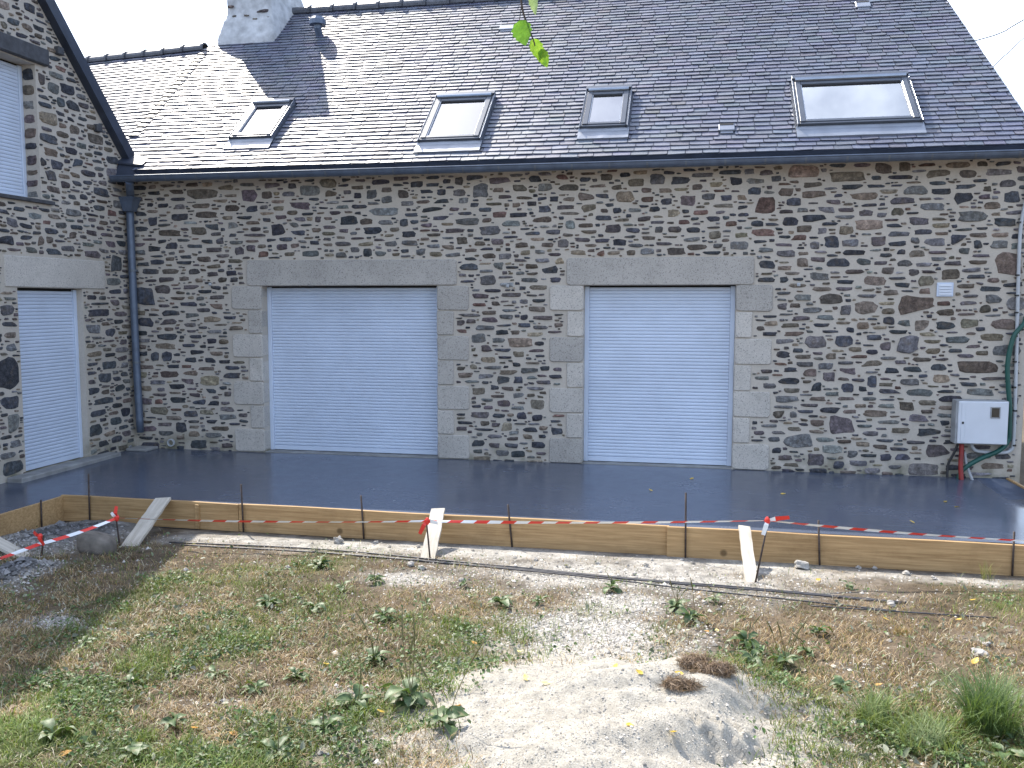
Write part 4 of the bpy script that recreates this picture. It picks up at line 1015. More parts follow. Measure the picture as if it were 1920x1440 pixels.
STAKES = [('leftmost', (168, 978), (165.7, 888)), ('second', (457, 996), (452, 908)), ('third', (683, 1006), (677, 929)), ('fourth', (961.6, 1018), (952.5, 946)),
          ('fifth', (1285.4, 1044), (1286, 924)), ('sixth', (1538, 1060), (1534.6, 975.6)), ('rightmost', (1898, 1082), (1901.7, 996.8))]
def rebar(name, P, r, label, cat, group=None, mat='rust', n=7):
    p0 = Vector(P[0]); mb = MB(); Q = smooth_path([Vector(p)-p0 for p in P], 6) if len(P) > 2 else [Vector(p)-p0 for p in P]
    mb.tube(Q, r, n)
    tot = sum((Q[i+1]-Q[i]).length for i in range(len(Q)-1))
    o = mb.build(name, M[mat], smooth=True); o.location = p0
    return tag(o, label, cat, group)
for i, (nm, b_, t_) in enumerate(STAKES):
    y = (BY if i < 4 else BY-.048)-.014
    p0, p1 = hit_y(*b_, y), hit_y(*t_, y); p0[2] -= .10
    rebar('rebar_stake', [p0, p1], .0085, nm+' of the rebar stakes against the front formwork board' if nm in ('leftmost', 'rightmost') else nm+' rebar stake from the left against the front formwork board', 'stake', 'rebar stakes holding the formwork')
p0, p1 = hit_x(78, 982, 1.15), hit_x(77, 943, 1.15); p0[2] -= .1; p1[2] += .03
rebar('rebar_stake', [p0, p1], .0085, 'short rebar stake against the left return board', 'stake', 'rebar stakes holding the formwork')

# braces leaning on the boards
def plank(bc, tc_, wdir, w_, th, label, mat='old_plank', cut=0.0):
    bc, tc_ = Vector(bc), Vector(tc_); d = tc_-bc; Ln = d.length; z = d.normalized(); x = Vector(wdir); x = (x-z*x.dot(z)).normalized(); y = z.cross(x)
    nsg = 10; V = []; F = []
    rr = random.Random(label)
    for i in range(nsg+1):
        t = i/nsg; o_ = rr.uniform(-.003, .003)
        for sx, sy in ((-1, -1), (1, -1), (1, 1), (-1, 1)):
            zz_ = t*Ln+(cut*sx if i == nsg else 0); V.append((sx*w_/2+o_*1.4, sy*th/2, zz_))
    for i in range(nsg):
        for k in range(4): F.append((i*4+k, i*4+(k+1) % 4, (i+1)*4+(k+1) % 4, (i+1)*4+k))
    F += [(3, 2, 1, 0), tuple(nsg*4+k for k in range(4))]
    o = obj('brace_plank', V, F, M[mat])
    o.matrix_world = Matrix([[x[i], y[i], z[i], bc[i]] for i in range(3)]+[[0, 0, 0, 1]])
    return tag(o, label, 'plank', 'braces leaning on the formwork')
yb = SY-.046
t1 = hit_y(306, 935, yb-.02); b1 = gpt(240, 1024)
plank(b1-np.array([0, 0, .02]), t1, (1, 0, 0), .15, .024, 'grey plank leaning on the formwork beside the round stone')
t1 = hit_y(822, 955, yb-.02); b1 = gpt(802, 1048)
plank(b1-np.array([0, 0, .02]), t1, (1, 0, .02), .125, .024, 'pale plank leaning on the formwork at the middle red tape knot')
t1 = hit_y(1395, 988, yb-.08); b1 = gpt(1410, 1091)
plank(b1-np.array([0, 0, .02]), t1, (1, 0, -.08), .095, .026, 'short white plank leaning on the formwork near the right tape stake', cut=-.004)
b1 = gpt(54, 1044); plank(b1-np.array([0, 0, .02]), (1.16, -4.20, .05), (0, 1, 0), .13, .026, 'speckled plank at the left edge leaning on the return board')

# tape stakes, knots and barrier tape
def tstake(b_, t_, dy, label):
    p0 = gpt(*b_); p1 = hit_y(*t_, p0[1]+dy); q = p0.copy(); q[2] -= .08
    rebar('tape_stake', [q, p1], .0075, label, 'stake', 'rebar stakes carrying the barrier tape'); return p1
TA = tstake((226, 1023), (217, 966), .02, 'thin stake with tape knot beside the leftmost leaning plank')
TB = tstake((808, 1048), (799, 971), .04, 'thin stake with red tape knot before the middle pale plank')
TC = tstake((1413, 1091), (1442, 968), .04, 'slanted stake with tape knot at the right white plank')
TD = tstake((75, 1042), (82, 1004), .0, 'short stake with torn red tape near the left edge')
def tape(P, label, w_=.034, group='barrier tape runs', sd=0):
    """ribbon of red and white stretches, gently twisting"""
    rr = random.Random(sd); Q = [Vector(p) for p in P]; mb = MB(); per = .115
    Ln = [0]
    for i in range(len(Q)-1): Ln.append(Ln[-1]+(Q[i+1]-Q[i]).length)
    tot = Ln[-1]; nst = int(tot/(per/3)); prev = None; o0 = Q[0]
    def at(s_):
        for i in range(len(Ln)-1):
            if s_ <= Ln[i+1]+1e-6: return Q[i].lerp(Q[i+1], (s_-Ln[i])/max(1e-6, Ln[i+1]-Ln[i]))
        return Q[-1]
    ph = rr.uniform(0, 6)
    V = []; F = []; mi = []
    for i in range(nst+1):
        s_ = tot*i/nst; p = at(s_); d = (at(min(tot, s_+.02))-at(max(0, s_-.02))).normalized(); side = d.cross(Vector((0, 0, 1))).normalized()
        tw = 1.05*math.sin(s_*.9+ph)+.35*math.sin(s_*2.7+ph*2); up = Vector((0, 0, 1))*math.cos(tw)+side*math.sin(tw)
        hw = w_/2*(.7+.25*math.sin(s_*1.7+ph)); sh = d*.016
        V += [p+up*hw+sh-o0, p+side*.004*math.sin(s_*5)-o0, p-up*hw-sh-o0]
        if i: b_ = 3*(i-1); F += [(b_, b_+1, b_+4, b_+3), (b_+1, b_+2, b_+5, b_+4)]; mi += [(i//3) % 2]*2
    o = obj('barrier_tape', V, F, [M['tape_red'], M['tape_white']], midx=mi, smooth=True); o.location = o0
    return tag(o, label, 'tape', group)
def sag(a, b_, s_, n=14):
    a, b_ = Vector(a), Vector(b_)
    return [a.lerp(b_, i/n)-Vector((0, 0, s_*4*(i/n)*(1-i/n))) for i in range(n+1)]
ta = hit_y(219, 971, TA[1]); tb = hit_y(801, 977, TB[1]); tcn = hit_y(1439, 976, TC[1]); tr = hit_y(1925, 1008, -3.25); tdn = hit_y(74, 1020, TD[1])
tape(sag(ta, tb, .02), 'red and white tape from the left plank to the middle plank', sd=1)
tape(sag(tb, tcn, .015), 'red and white tape from the middle plank to the slanted stake', sd=2)
far = Vector(tr)+(Vector(tr)-Vector(tcn))*.5
tape(sag(tcn, far, .03), 'red and white tape from the slanted stake to the right edge', sd=3)
tl_ = hit_y(-6, 1050, TD[1]-.35); farl = Vector(tl_)+(Vector(tl_)-Vector(tdn))*1.0
tape(sag(ta, tdn, .015)+sag(tdn, farl, .0)[1:], 'red and white tape from the left plank down to the left edge', sd=4)
def knot(p, tails, label):
    mb = MB(); p = Vector(p)
    mb.tube([(0, 0, -.03), (0, 0, -.012), (0, 0, .012), (0, 0, .028)], [.011, .021, .021, .010], 8)
    for (dx, dy, dz, mi) in tails:
        e = Vector((dx, dy, dz)); s_ = e.cross(Vector((0, 1, .2))).normalized()*.018
        a = e*.35+Vector((0, -.02, .01)); mb.add([s_*.4, -s_*.4, a-s_, a+s_], [(0, 1, 2, 3)], mi); mb.add([a+s_, a-s_, e-s_*.9, e+s_*.8], [(0, 1, 2, 3)], 1-mi if abs(dx) > .08 else mi)
    o = mb.build('tape_knot', [M['tape_red'], M['tape_white']]); o.location = p; tag(o, label, 'tape', 'tape knots on the stakes')
knot(ta, [(.015, -.02, .11, 0), (-.04, -.02, .05, 1)], 'tape knot with an upright tail on the stake beside the leftmost plank')
knot(tb, [(.10, -.03, -.005, 0), (-.06, -.02, -.11, 0)], 'red tape knot with hanging tail on the middle stake')
knot(tcn, [(.16, -.01, .035, 1), (-.03, -.02, -.11, 1)], 'tape knot with tail blowing right on the slanted stake')
knot(tdn+np.array([.01, 0, .06]), [(-.06, 0, .04, 0), (.05, -.02, -.06, 0)], 'torn red tape knot near the left edge')

# reinforcing bars lying on the ground
def lying(px, label, r=.008, lift=0.0):
    P = []
    for u, v in px:
        p = gpt(u, v); p[2] = float(base_z(p[0], p[1]))+.016+lift; P.append(p)
    return rebar('steel_bar', P, r, label, 'steel bar', 'reinforcing bars lying in front of the formwork', 'bar_steel')
lying([(318, 1020), (600, 1033), (900, 1061), (1200, 1090), (1400, 1106), (1700, 1134)], 'longest dark steel bar lying across the gravel, furthest back', .008)
lying([(340, 1025), (640, 1042), (1000, 1073), (1270, 1098), (1500, 1117), (1690, 1135)], 'steel bar lying close beside the longest bar', .0075)
lying([(560, 1036), (800, 1056), (1100, 1085), (1290, 1108), (1480, 1128), (1680, 1150)], 'thin steel bar lying nearest the plantains', .0065)
lying([(1520, 1140), (1700, 1152), (1870, 1163)], 'black steel bar lying in the dry grass at the right', .0055)

# round stone beside the leftmost plank, loose stones
def boulder(u, v, sx, sy, sz, label, name='loose_stone', mat='rock', seed=1, flat=.0, rz=0., cat='stone', group=None):
    rr = np.random.default_rng(seed); V = []; F = []; nu, nv = 14, 9
    dirs = []
    for j in range(nv+1):
        ph = math.pi*j/nv-math.pi/2
        for i in range(nu):
            th = 2*math.pi*i/nu; c_ = np.array([math.cos(ph)*math.cos(th), math.cos(ph)*math.sin(th), math.sin(ph)])
            e = np.sign(c_)*np.abs(c_)**(.68 if sx > .1 else .95); k_ = 1+(.18 if sx > .1 else .75)*(vnoise(np.array([c_[0]*1.4+seed*3]), np.array([c_[1]*1.4+c_[2]*2]), .8, seed)[0]-.5)+rr.uniform(-.02, .02)
            V.append((e[0]*sx*k_, e[1]*sy*k_, e[2]*sz*k_+sz*.72))
    for j in range(nv):
        for i in range(nu): F.append((j*nu+i, j*nu+(i+1) % nu, (j+1)*nu+(i+1) % nu, (j+1)*nu+i))
    p = gpt(u, v); o = obj(name, V, F, M[mat], smooth=sx > .1); o.location = p; o.rotation_euler = (rr.uniform(-.2, .2), rr.uniform(-.2, .2), rz)
    return tag(o, label, cat, group)
boulder(179, 1037, .17, .10, .095, 'rounded brown stone lying beside the leftmost plank', 'round_stone', seed=4, rz=.1)
boulder(634, 1019, .045, .035, .035, 'pale grey stone on the gravel left of the middle plank', mat='pebble', seed=5)
LS = [(1502, 1066, .05, 'grey stone against the foot of the right front board'), (1670, 1138, .03, None), (1835, 1230, .035, 'white chip of stone in the dry grass at the right'), (1850, 1215, .025, None), (784, 1027, .02, None), (540, 1070, .02, None),
      (1005, 1053, .022, None), (1120, 1058, .02, None), (1640, 1068, .022, None), (1700, 1078, .025, None), (1610, 1066, .02, None), (1750, 1086, .022, None), (348, 1068, .018, None), (1190, 1078, .02, None), (1210, 1062, .024, None), (705, 1020, .02, None), (1320, 1130, .02, None), (865, 1090, .018, None), (770, 1062, .03, None), (790, 1068, .028, None)]
for k, (u, v, r, lb) in enumerate(LS):
    boulder(u, v, r*1.2, r*.9, r*.7, lb or 'small pale stone lying loose on the gravel', mat='pebble', seed=20+k, rz=k*1.3, group=None if lb else 'loose stones on the gravel')

# ---- electric meter box, cables and hoses at the right
mbx = thing('meter_box', 'white electric meter cabinet with small window on the stone wall', 'meter box', (10.38, -.1, .40))
def mpart(name, x0, x1, y0, y1, z0, z1, mat, bev=.006): 
    o = MB().box(x0-10.38, x1-10.38, y0+.1, y1+.1, z0-.40, z1-.40, bev=bev).build(name, M[mat], mbx); return o
mpart('housing', 10.115, 10.645, -.185, -.005, .405, .885, 'box_grey')
d_ = mpart('door', 10.135, 10.638, -.203, -.1855, .412, .878, 'box_white', .008)
mpart('door_rib', 10.165, 10.205, -.2095, -.2032, .43, .86, 'box_white', .002)
mpart('meter_window', 10.455, 10.555, -.2125, -.2035, .70, .825, 'box_grey', .003); mpart('window_pane', 10.467, 10.543, -.2155, -.2128, .712, .813, 'meter_glass', 0)
mpart('lock', 10.172, 10.192, -.218, -.2097, .63, .655, 'black_plastic', .003)
def pipe(name, P, r, mat, label, cat, clips=None, n=10):
    p0 = Vector(P[0]); Q = smooth_path([Vector(p)-p0 for p in P], 8)
    o = MB().tube(Q, r, n).build(name, M[mat], smooth=True); o.location = p0; tag(o, label, cat)
    for (x, y, z) in clips or []:
        c = MB().tube([(0, 0, -.009), (0, 0, .009)], r*1.28, 10).build('clip', M['black_plastic'], o); c.location = Vector((x, y, z))-p0
    return o
cl = [(hit_y(u, v, -.035)) for u, v in ((1911, 417), (1908, 516), (1907, 554), (1906, 586), (1905, 630), (1903, 678), (1902, 726), (1903, 770), (1901, 835))]
pipe('conduit', [(10.775, -.035, 3.40), (10.755, -.035, 3.07), (10.715, -.035, 2.74), (10.72, -.035, 2.17), (10.735, -.035, 1.6), (10.745, -.035, 1.18), (10.752, -.035, .83), (10.755, -.035, .42), (10.73, -.036, .33), (10.64, -.05, .30), (10.40, -.06, .31), (10.33, -.07, .36), (10.32, -.08, .41)], .019, 'grey_pvc', 'grey plastic conduit running up the wall beside the meter cabinet', 'conduit', [(c[0], c[1], c[2]) for c in cl])
pipe('green_hose', [(10.82, -.03, 1.80), (10.79, -.06, 1.72), (10.69, -.075, 1.58), (10.645, -.075, 1.30), (10.662, -.07, 1.05), (10.69, -.065, .83), (10.70, -.065, .55), (10.692, -.062, .44), (10.60, -.085, .33), (10.40, -.10, .23), (10.25, -.10, .12), (10.20, -.095, .02), (10.20, -.09, -.05)], .026, 'hose_green', 'green hose looping behind the meter cabinet down to the slab', 'hose')
pipe('red_conduit', [(10.21, -.10, .41), (10.212, -.105, .30), (10.205, -.125, .15), (10.215, -.15, -.03)], .026, 'hose_red', 'red conduit from the meter cabinet into the slab', 'conduit')
pipe('black_cable', [(10.18, -.09, .41), (10.14, -.08, .28), (10.09, -.07, .15), (10.085, -.08, -.04)], .014, 'black_plastic', 'black cable below the meter cabinet', 'cable')
pipe('grey_cable', [(10.25, -.08, .30), (10.27, -.09, .18), (10.30, -.11, .08), (10.34, -.13, -.03)], .016, 'box_grey', 'short grey cable stub beside the red conduit', 'cable')

# overhead cables beyond the roof
def ray_pts(px, y): return [hit_y(u, v, y) for u, v in px]
pipe('overhead_cable', [hit_y(1700, 110, 6.6)]+ray_pts([(1830, 76), (1880, 60), (1925, 34)], 6.6)+[hit_y(2200, -120, 7.5)], .010, 'cable', 'upper thin cable against the white sky at the right', 'cable')
pipe('overhead_cable', [hit_y(1760, 230, 6.6)]+ray_pts([(1865, 122), (1895, 95), (1925, 66)], 6.6)+[hit_y(2150, -140, 7.5)], .008, 'cable', 'lower thin cable crossing the white sky at the right', 'cable')

# ================================================================== twig with leaves hanging into view
def cpt(u, v, dep): return Vector(CAM+ray(u, v)*dep)
TWD = 2.0
def leaf_mesh(L_, W_, c1, c2, curl=.25, n=9, seed=0, fold=.25):
    rr = random.Random(seed); V = []; F = []; C = []
    for i in range(n+1):
        t = i/n; hw = W_/2*(math.sin(math.pi*min(1, t**.72))**.85)*(1+.10*((i % 2)*2-1)*(0 < i < n))+.0004
        z = curl*L_*(t*t-.15*t)
        for k, s_ in enumerate((-1, -.5, 0, .5, 1)):
            V.append((s_*hw, t*L_, z+abs(s_)*hw*fold+.006*L_*rr.uniform(-1, 1))); f = rr.uniform(0, 1)
            C.append([a+(b_-a)*f for a, b_ in zip(c1, c2)])
    for i in range(n):
        for k in range(4): F.append((i*5+k, i*5+k+1, (i+1)*5+k+1, (i+1)*5+k))
    return V, F, C
tw_root = cpt(975, -60, TWD)
twig = thing('leafy_twig', 'thin twig with green leaves hanging in front of the roof', 'twig', tw_root)
st = [cpt(u, v, TWD)-tw_root for u, v in ((930, -420), (965, -200), (975, -60), (978, 8), (988, 45), (1000, 75), (1003, 86))]
MB().tube(smooth_path(st, 5), [.0035-.0022*i/(5*6) for i in range(31)], 6).build('stem', M['bark'], twig)
def hang_leaf(u0, v0, u1, v1, wpx, roll, c1, c2, seed):
    a, b_ = cpt(u0, v0, TWD), cpt(u1, v1, TWD+.01); y = (b_-a); L_ = y.length; y.normalize()
    z = -Vector(FWD); z = (z-y*z.dot(y)).normalized(); x = y.cross(z); q = Quaternion(y, roll); x = q @ x; z = q @ z
    V, F, C = leaf_mesh(L_, wpx/F_PX*TWD/max(.35, math.cos(roll)), c1, c2, .12, 10, seed, .18)
    o = obj('leaf', V, F, M['leaf_green'], twig, col=np.array(C), smooth=True)
    p = a-tw_root; o.matrix_basis = Matrix([[x[i], y[i], z[i], p[i]] for i in range(3)]+[[0, 0, 0, 1]])
hang_leaf(974, 38, 987, 86, 36, .35, (.07, .165, .03), (.11, .23, .036), 1)
hang_leaf(1000, 72, 1010, 116, 27, -.5, (.12, .23, .032), (.18, .29, .04), 2)
hang_leaf(1014, 92, 1028, 126, 19, .7, (.08, .18, .03), (.17, .28, .04), 3)
hang_leaf(997, -22, 1008, 28, 16, .9, (.22, .30, .18), (.30, .38, .24), 4)
hang_leaf(955, -150, 935, -100, 36, .3, (.11, .26, .035), (.20, .36, .05), 5); hang_leaf(985, -120, 1010, -75, 34, -.3, (.11, .26, .035), (.20, .36, .05), 6)
hang_leaf(940, -300, 915, -250, 36, .2, (.11, .26, .035), (.20, .36, .05), 7); hang_leaf(960, -250, 985, -205, 34, -.4, (.11, .26, .035), (.20, .36, .05), 8)
MB().tube([cpt(978, 8, TWD)-tw_root, cpt(974, 38, TWD)-tw_root], .0009, 5).build('leaf_stalk', M['bark'], twig)

# ================================================================== ground cover
def blades(xy, h, w_, lean, col, seg=2, seed=0, zfun=None, base=None):
    """one mesh of bent tapering blades; arrays per blade"""
    rr = np.random.default_rng(seed); n = len(xy)
    az = rr.uniform(0, 2*np.pi, n); dx, dy = np.cos(az), np.sin(az); px_, py_ = -dy, dx
    z0 = (zfun(xy[:, 0], xy[:, 1]) if base is None else base)-.004
    V = np.zeros((n, 2*seg+1, 3), np.float32)
    for k in range(seg+1):
        t = k/seg; out = lean*h*t**1.6; zz_ = h*t*np.sqrt(np.clip(1-(lean*t*.75)**2, .03, 1))
        cx_ = xy[:, 0]+dx*out; cy_ = xy[:, 1]+dy*out
        if k < seg:
            hw = w_/2*(1-.55*t)
            V[:, 2*k] = np.stack([cx_-px_*hw, cy_-py_*hw, z0+zz_], 1); V[:, 2*k+1] = np.stack([cx_+px_*hw, cy_+py_*hw, z0+zz_], 1)
        else: V[:, 2*seg] = np.stack([cx_, cy_, z0+zz_], 1)
    nv = 2*seg+1; off = np.arange(n)[:, None]*nv; tri = []
    for k in range(seg-1): tri += [[2*k, 2*k+1, 2*k+3], [2*k, 2*k+3, 2*k+2]]
    tri += [[2*seg-2, 2*seg-1, 2*seg]]
    F = np.concatenate([off+np.array(t)[None] for t in tri])
    C = np.repeat(col[:, None, :], nv, 1)
    return V.reshape(-1, 3), F, C.reshape(-1, 3)
rg = np.random.default_rng(99)
def cand(n):
    # denser towards the camera, where blades can be told apart
    y = -3.0-5.2*np.sqrt(rg.random(n)); half = 1.5+.62*(-(y)-10.69)*-1
    x = 7.2253-(y+10.69)*.19 + (rg.random(n)*2-1)*(.66*(y+10.69)+.8)
    k = (x > 1.2) & (x < 11.5); return np.stack([x[k], y[k]], 1)
def top_z(x, y):
    i = np.clip(np.round((x-mxs[0])/.013).astype(int), 0, n1-1); j = np.clip(np.round((y-mys[0])/.013).astype(int), 0, n2-1)
    ins = (x > mxs[0]) & (x < mxs[-1]) & (y > mys[0]) & (y < mys[-1])
    return np.maximum(ground_z(x, y), np.where(ins, MZ[i, j], -9))
def in_mound(xy):
    return np.exp(-(((xy[:, 0]-mcx)/.80)**2+((xy[:, 1]-mcy)/.88)**2)**1.3)
# dry straw: flattened, tangled
P = cand(300000); bf = bare_f(P[:, 0], P[:, 1]); gf = green_f(P[:, 0], P[:, 1]); hf = heap_f(P[:, 0], P[:, 1]); im = in_mound(P); pt = fbm(P[:, 0], P[:, 1], .16, 61, 3)
keep = rg.random(len(P)) < np.clip((1-.93*bf)*(1-.72*gf)*(1-hf)*(1-np.clip(im*2.2-.25, 0, 1))*np.clip(pt*3.4-1.05, .06, 1), 0, 1)
P = P[keep]; n = len(P); tone = rg.random((n, 1)); pt = fbm(P[:, 0], P[:, 1], .35, 62, 3)[:, None]
C = (np.array([.42, .305, .17])*(1-tone)+np.array([.18, .118, .062])*tone)*(.35+1.05*pt)*rg.uniform(.35, 1.45, (n, 1))
C[rg.random(n) < .10] = np.array([.55, .50, .38])
V, F, C = blades(P, rg.uniform(.02, .07, n), rg.uniform(.0022, .0046, n), rg.uniform(.75, 1.45, n), C, 3, 1, top_z)
tag(obj('dry_grass', V, F, M['blade'], col=C), 'short straw-coloured dry grass over the yard', 'grass', kind='stuff')
# green grass
P = cand(330000); bf = bare_f(P[:, 0], P[:, 1]); gf = green_f(P[:, 0], P[:, 1]); hf = heap_f(P[:, 0], P[:, 1]); im = in_mound(P); pt = fbm(P[:, 0], P[:, 1], .12, 63, 3)
keep = rg.random(len(P)) < np.clip((gf*1.05+.13)*(1-.8*bf)*(1-hf)*(1-np.clip(im*2.2-.25, 0, 1))*np.clip(pt*3.8-1.35, .01, 1), 0, 1)
P = P[keep]; n = len(P); tone = rg.random((n, 1)); pt = fbm(P[:, 0], P[:, 1], .4, 64, 3)[:, None]
C = (np.array([.065, .115, .022])*(1-tone)+np.array([.19, .235, .05])*tone)*(.5+.85*pt)*rg.uniform(.5, 1.35, (n, 1))
V, F, C = blades(P, rg.uniform(.025, .075, n)*(.6+.9*pt[:, 0]), rg.uniform(.0024, .005, n), rg.uniform(.4, 1.25, n), C, 3, 2, top_z)
tag(obj('green_grass', V, F, M['blade'], col=C), 'patches of short living green grass among the straw', 'grass', kind='stuff')
# clover, creeping weeds and withered leaf bits: small broad leaves
def broad(P, s_, zlo, zhi, col, name, label, cat, el=1.0, til=.7):
    n = len(P); z = top_z(P[:, 0], P[:, 1])+rg.uniform(zlo, zhi, n); az = rg.uniform(0, 6.28, n)
    loc = np.array([(0, 0), (.45, .5), (1.0, .42), (1.45*el, 0), (1.0, -.42), (.45, -.5)]); tilt = rg.uniform(-til, til, (n, 2)); up = np.array([0, .25, .2, -.1, .2, .25])
    V = np.zeros((n, 6, 3), np.float32)
    for k in range(6):
        a, b_ = loc[k]; lx = (a*np.cos(az)-b_*np.sin(az))*s_; ly = (a*np.sin(az)+b_*np.cos(az))*s_
        V[:, k] = np.stack([P[:, 0]+lx, P[:, 1]+ly, z+lx*tilt[:, 0]+ly*tilt[:, 1]+up[k]*s_], 1)
    off = np.arange(n)[:, None]*6; F = np.concatenate([off+np.array(t)[None] for t in ((0, 5, 4), (0, 4, 3), (0, 3, 2), (0, 2, 1))])
    tag(obj(name, V.reshape(-1, 3), F, M['leaf'], col=np.repeat(col[:, None, :], 6, 1).reshape(-1, 3)), label, cat, kind='stuff')
P = cand(170000); gf = green_f(P[:, 0], P[:, 1]); bf = bare_f(P[:, 0], P[:, 1]); im = in_mound(P); pt = fbm(P[:, 0], P[:, 1], .22, 65, 3); hf = heap_f(P[:, 0], P[:, 1])
keep = rg.random(len(P)) < np.clip((gf*1.0+.06)*(1-.5*bf)*np.clip(pt*4.0-1.75, 0, 1)*(1-np.clip(im*2.0-.3, 0, 1))*(1-hf), 0, 1)
P = P[keep]; n = len(P)
broad(P, rg.uniform(.006, .019, n), .004, .045, np.array([.055, .10, .024])*rg.uniform(.4, 1.7, (n, 1)), 'creeping_weeds', 'small green leaves of creeping weeds between the grass', 'weeds')
P = cand(16000); bf = bare_f(P[:, 0], P[:, 1]); im = in_mound(P); pt = fbm(P[:, 0], P[:, 1], .30, 67, 3)
keep = (rg.random(len(P)) < np.clip((1-.9*bf)*np.clip(pt*4.0-1.6, .05, 1), 0, 1)) & (im < .25) & (P[:, 1] < -3.1)
P = P[keep]; n = len(P); f = rg.random((n, 1))
broad(P, rg.uniform(.008, .024, n), .004, .022, (np.array([.10, .125, .065])*(1-f)+np.array([.27, .27, .20])*f)*rg.uniform(.6, 1.3, (n, 1)), 'leaf_litter', 'grey-green and withered leaf bits strewn through the grass', 'leaf litter', 1.25, .9)
# gravel: tiny angular stones
P = cand(230000); bf = bare_f(P[:, 0], P[:, 1]); hf = heap_f(P[:, 0], P[:, 1]); im = in_mound(P)
keep = (rg.random(len(P)) < np.clip(bf*.95*(1-np.clip(im*2.5, 0, 1))+hf*1.3+.02+.45*np.clip(im*2, 0, 1), 0, 1)) & (P[:, 1] < -2.96)
P = P[keep]; n = len(P); hf = hf[keep]; im = np.clip(im[keep]*2.5, 0, 1); r = rg.uniform(.0035, .011, n)*(1+1.2*hf)*np.where(rg.random(n) < .05, 2.2, 1.0)*(1-.55*im); z = top_z(P[:, 0], P[:, 1])+r*.2
O8 = np.array([(1, 0, 0), (0, 1, 0), (-1, 0, 0), (0, -1, 0), (0, 0, .8), (0, 0, -.8)], float)
V = (O8[None]*rg.uniform(.55, 1.25, (n, 6, 1)))*r[:, None, None]
az = rg.uniform(0, 6.28, n); ca, sa = np.cos(az)[:, None], np.sin(az)[:, None]
V = np.stack([V[..., 0]*ca-V[..., 1]*sa, V[..., 0]*sa+V[..., 1]*ca, V[..., 2]], -1)+np.stack([P[:, 0], P[:, 1], z], 1)[:, None]
off = np.arange(n)[:, None]*6; F = np.concatenate([off+np.array(t)[None] for t in ((0, 1, 4), (1, 2, 4), (2, 3, 4), (3, 0, 4))])
cg = (np.array([.38, .36, .33])*(1-hf[:, None])+np.array([.15, .15, .155])*hf[:, None])*np.where(im[:, None] > .5, rg.uniform(.45, 1.25, (n, 1)), rg.uniform(.35, 1.45, (n, 1)))
tag(obj('gravel', V.reshape(-1, 3), F, M['grit'], col=np.repeat(cg[:, None], 6, 1).reshape(-1, 3)), 'loose grey and pale gravel in front of the formwork', 'gravel', kind='stuff')

# ---- plantain rosettes
def plant_leaf(seed, L_=.13, W_=.062):
    rr = random.Random(seed); V = []; F = []; C = []; n = 7; rz0 = rr.uniform(.3, .75)
    for i in range(n+1):
        t = i/n; hw = (.006 if t < .16 else W_/2*math.sin(math.pi*min(1, ((t-.16)/.84)**.8*.97+.03))**.8)*(1+.10*rr.uniform(-1, 1))
        rise = L_*(rz0*t-(rz0+.10)*t*t)*rr.uniform(.85, 1.15)
        for s_ in (-1, -.45, .45, 1):
            V.append((s_*hw, t*L_, rise+abs(s_)*hw*.35+.09*W_*rr.uniform(-1, 1)))
            f = rr.random(); d = rr.random() < .10
            C.append((.20, .18, .09) if d else (.045+.05*f, .080+.065*f, .026+.03*f))
    for i in range(n):
        for k in range(3): F.append((i*4+k, i*4+k+1, (i+1)*4+k+1, (i+1)*4+k))
    return mk_mesh('leaf', V, F, M['leaf'], col=np.array(C), smooth=True)
PL = [plant_leaf(k) for k in range(6)]
def stalk_mesh(h, seed):
    rr = random.Random(seed); mb = MB(); bx, by = rr.uniform(-.3, .3)*h, rr.uniform(-.3, .3)*h
    P_ = [(bx*t*t, by*t*t, h*t) for t in (0, .35, .7, .71, .85, 1)]
    mb.tube(P_, [.0022, .0020, .0018, .0042, .0044, .0016], 5)
    n_ = len(mb.V); return mk_mesh('flower_stalk', mb.V, mb.F, M['leaf'], col=np.array([[.14, .13, .05]]*n_))
SM = [stalk_mesh(h, i) for i, h in enumerate((.20, .26, .30, .17))]
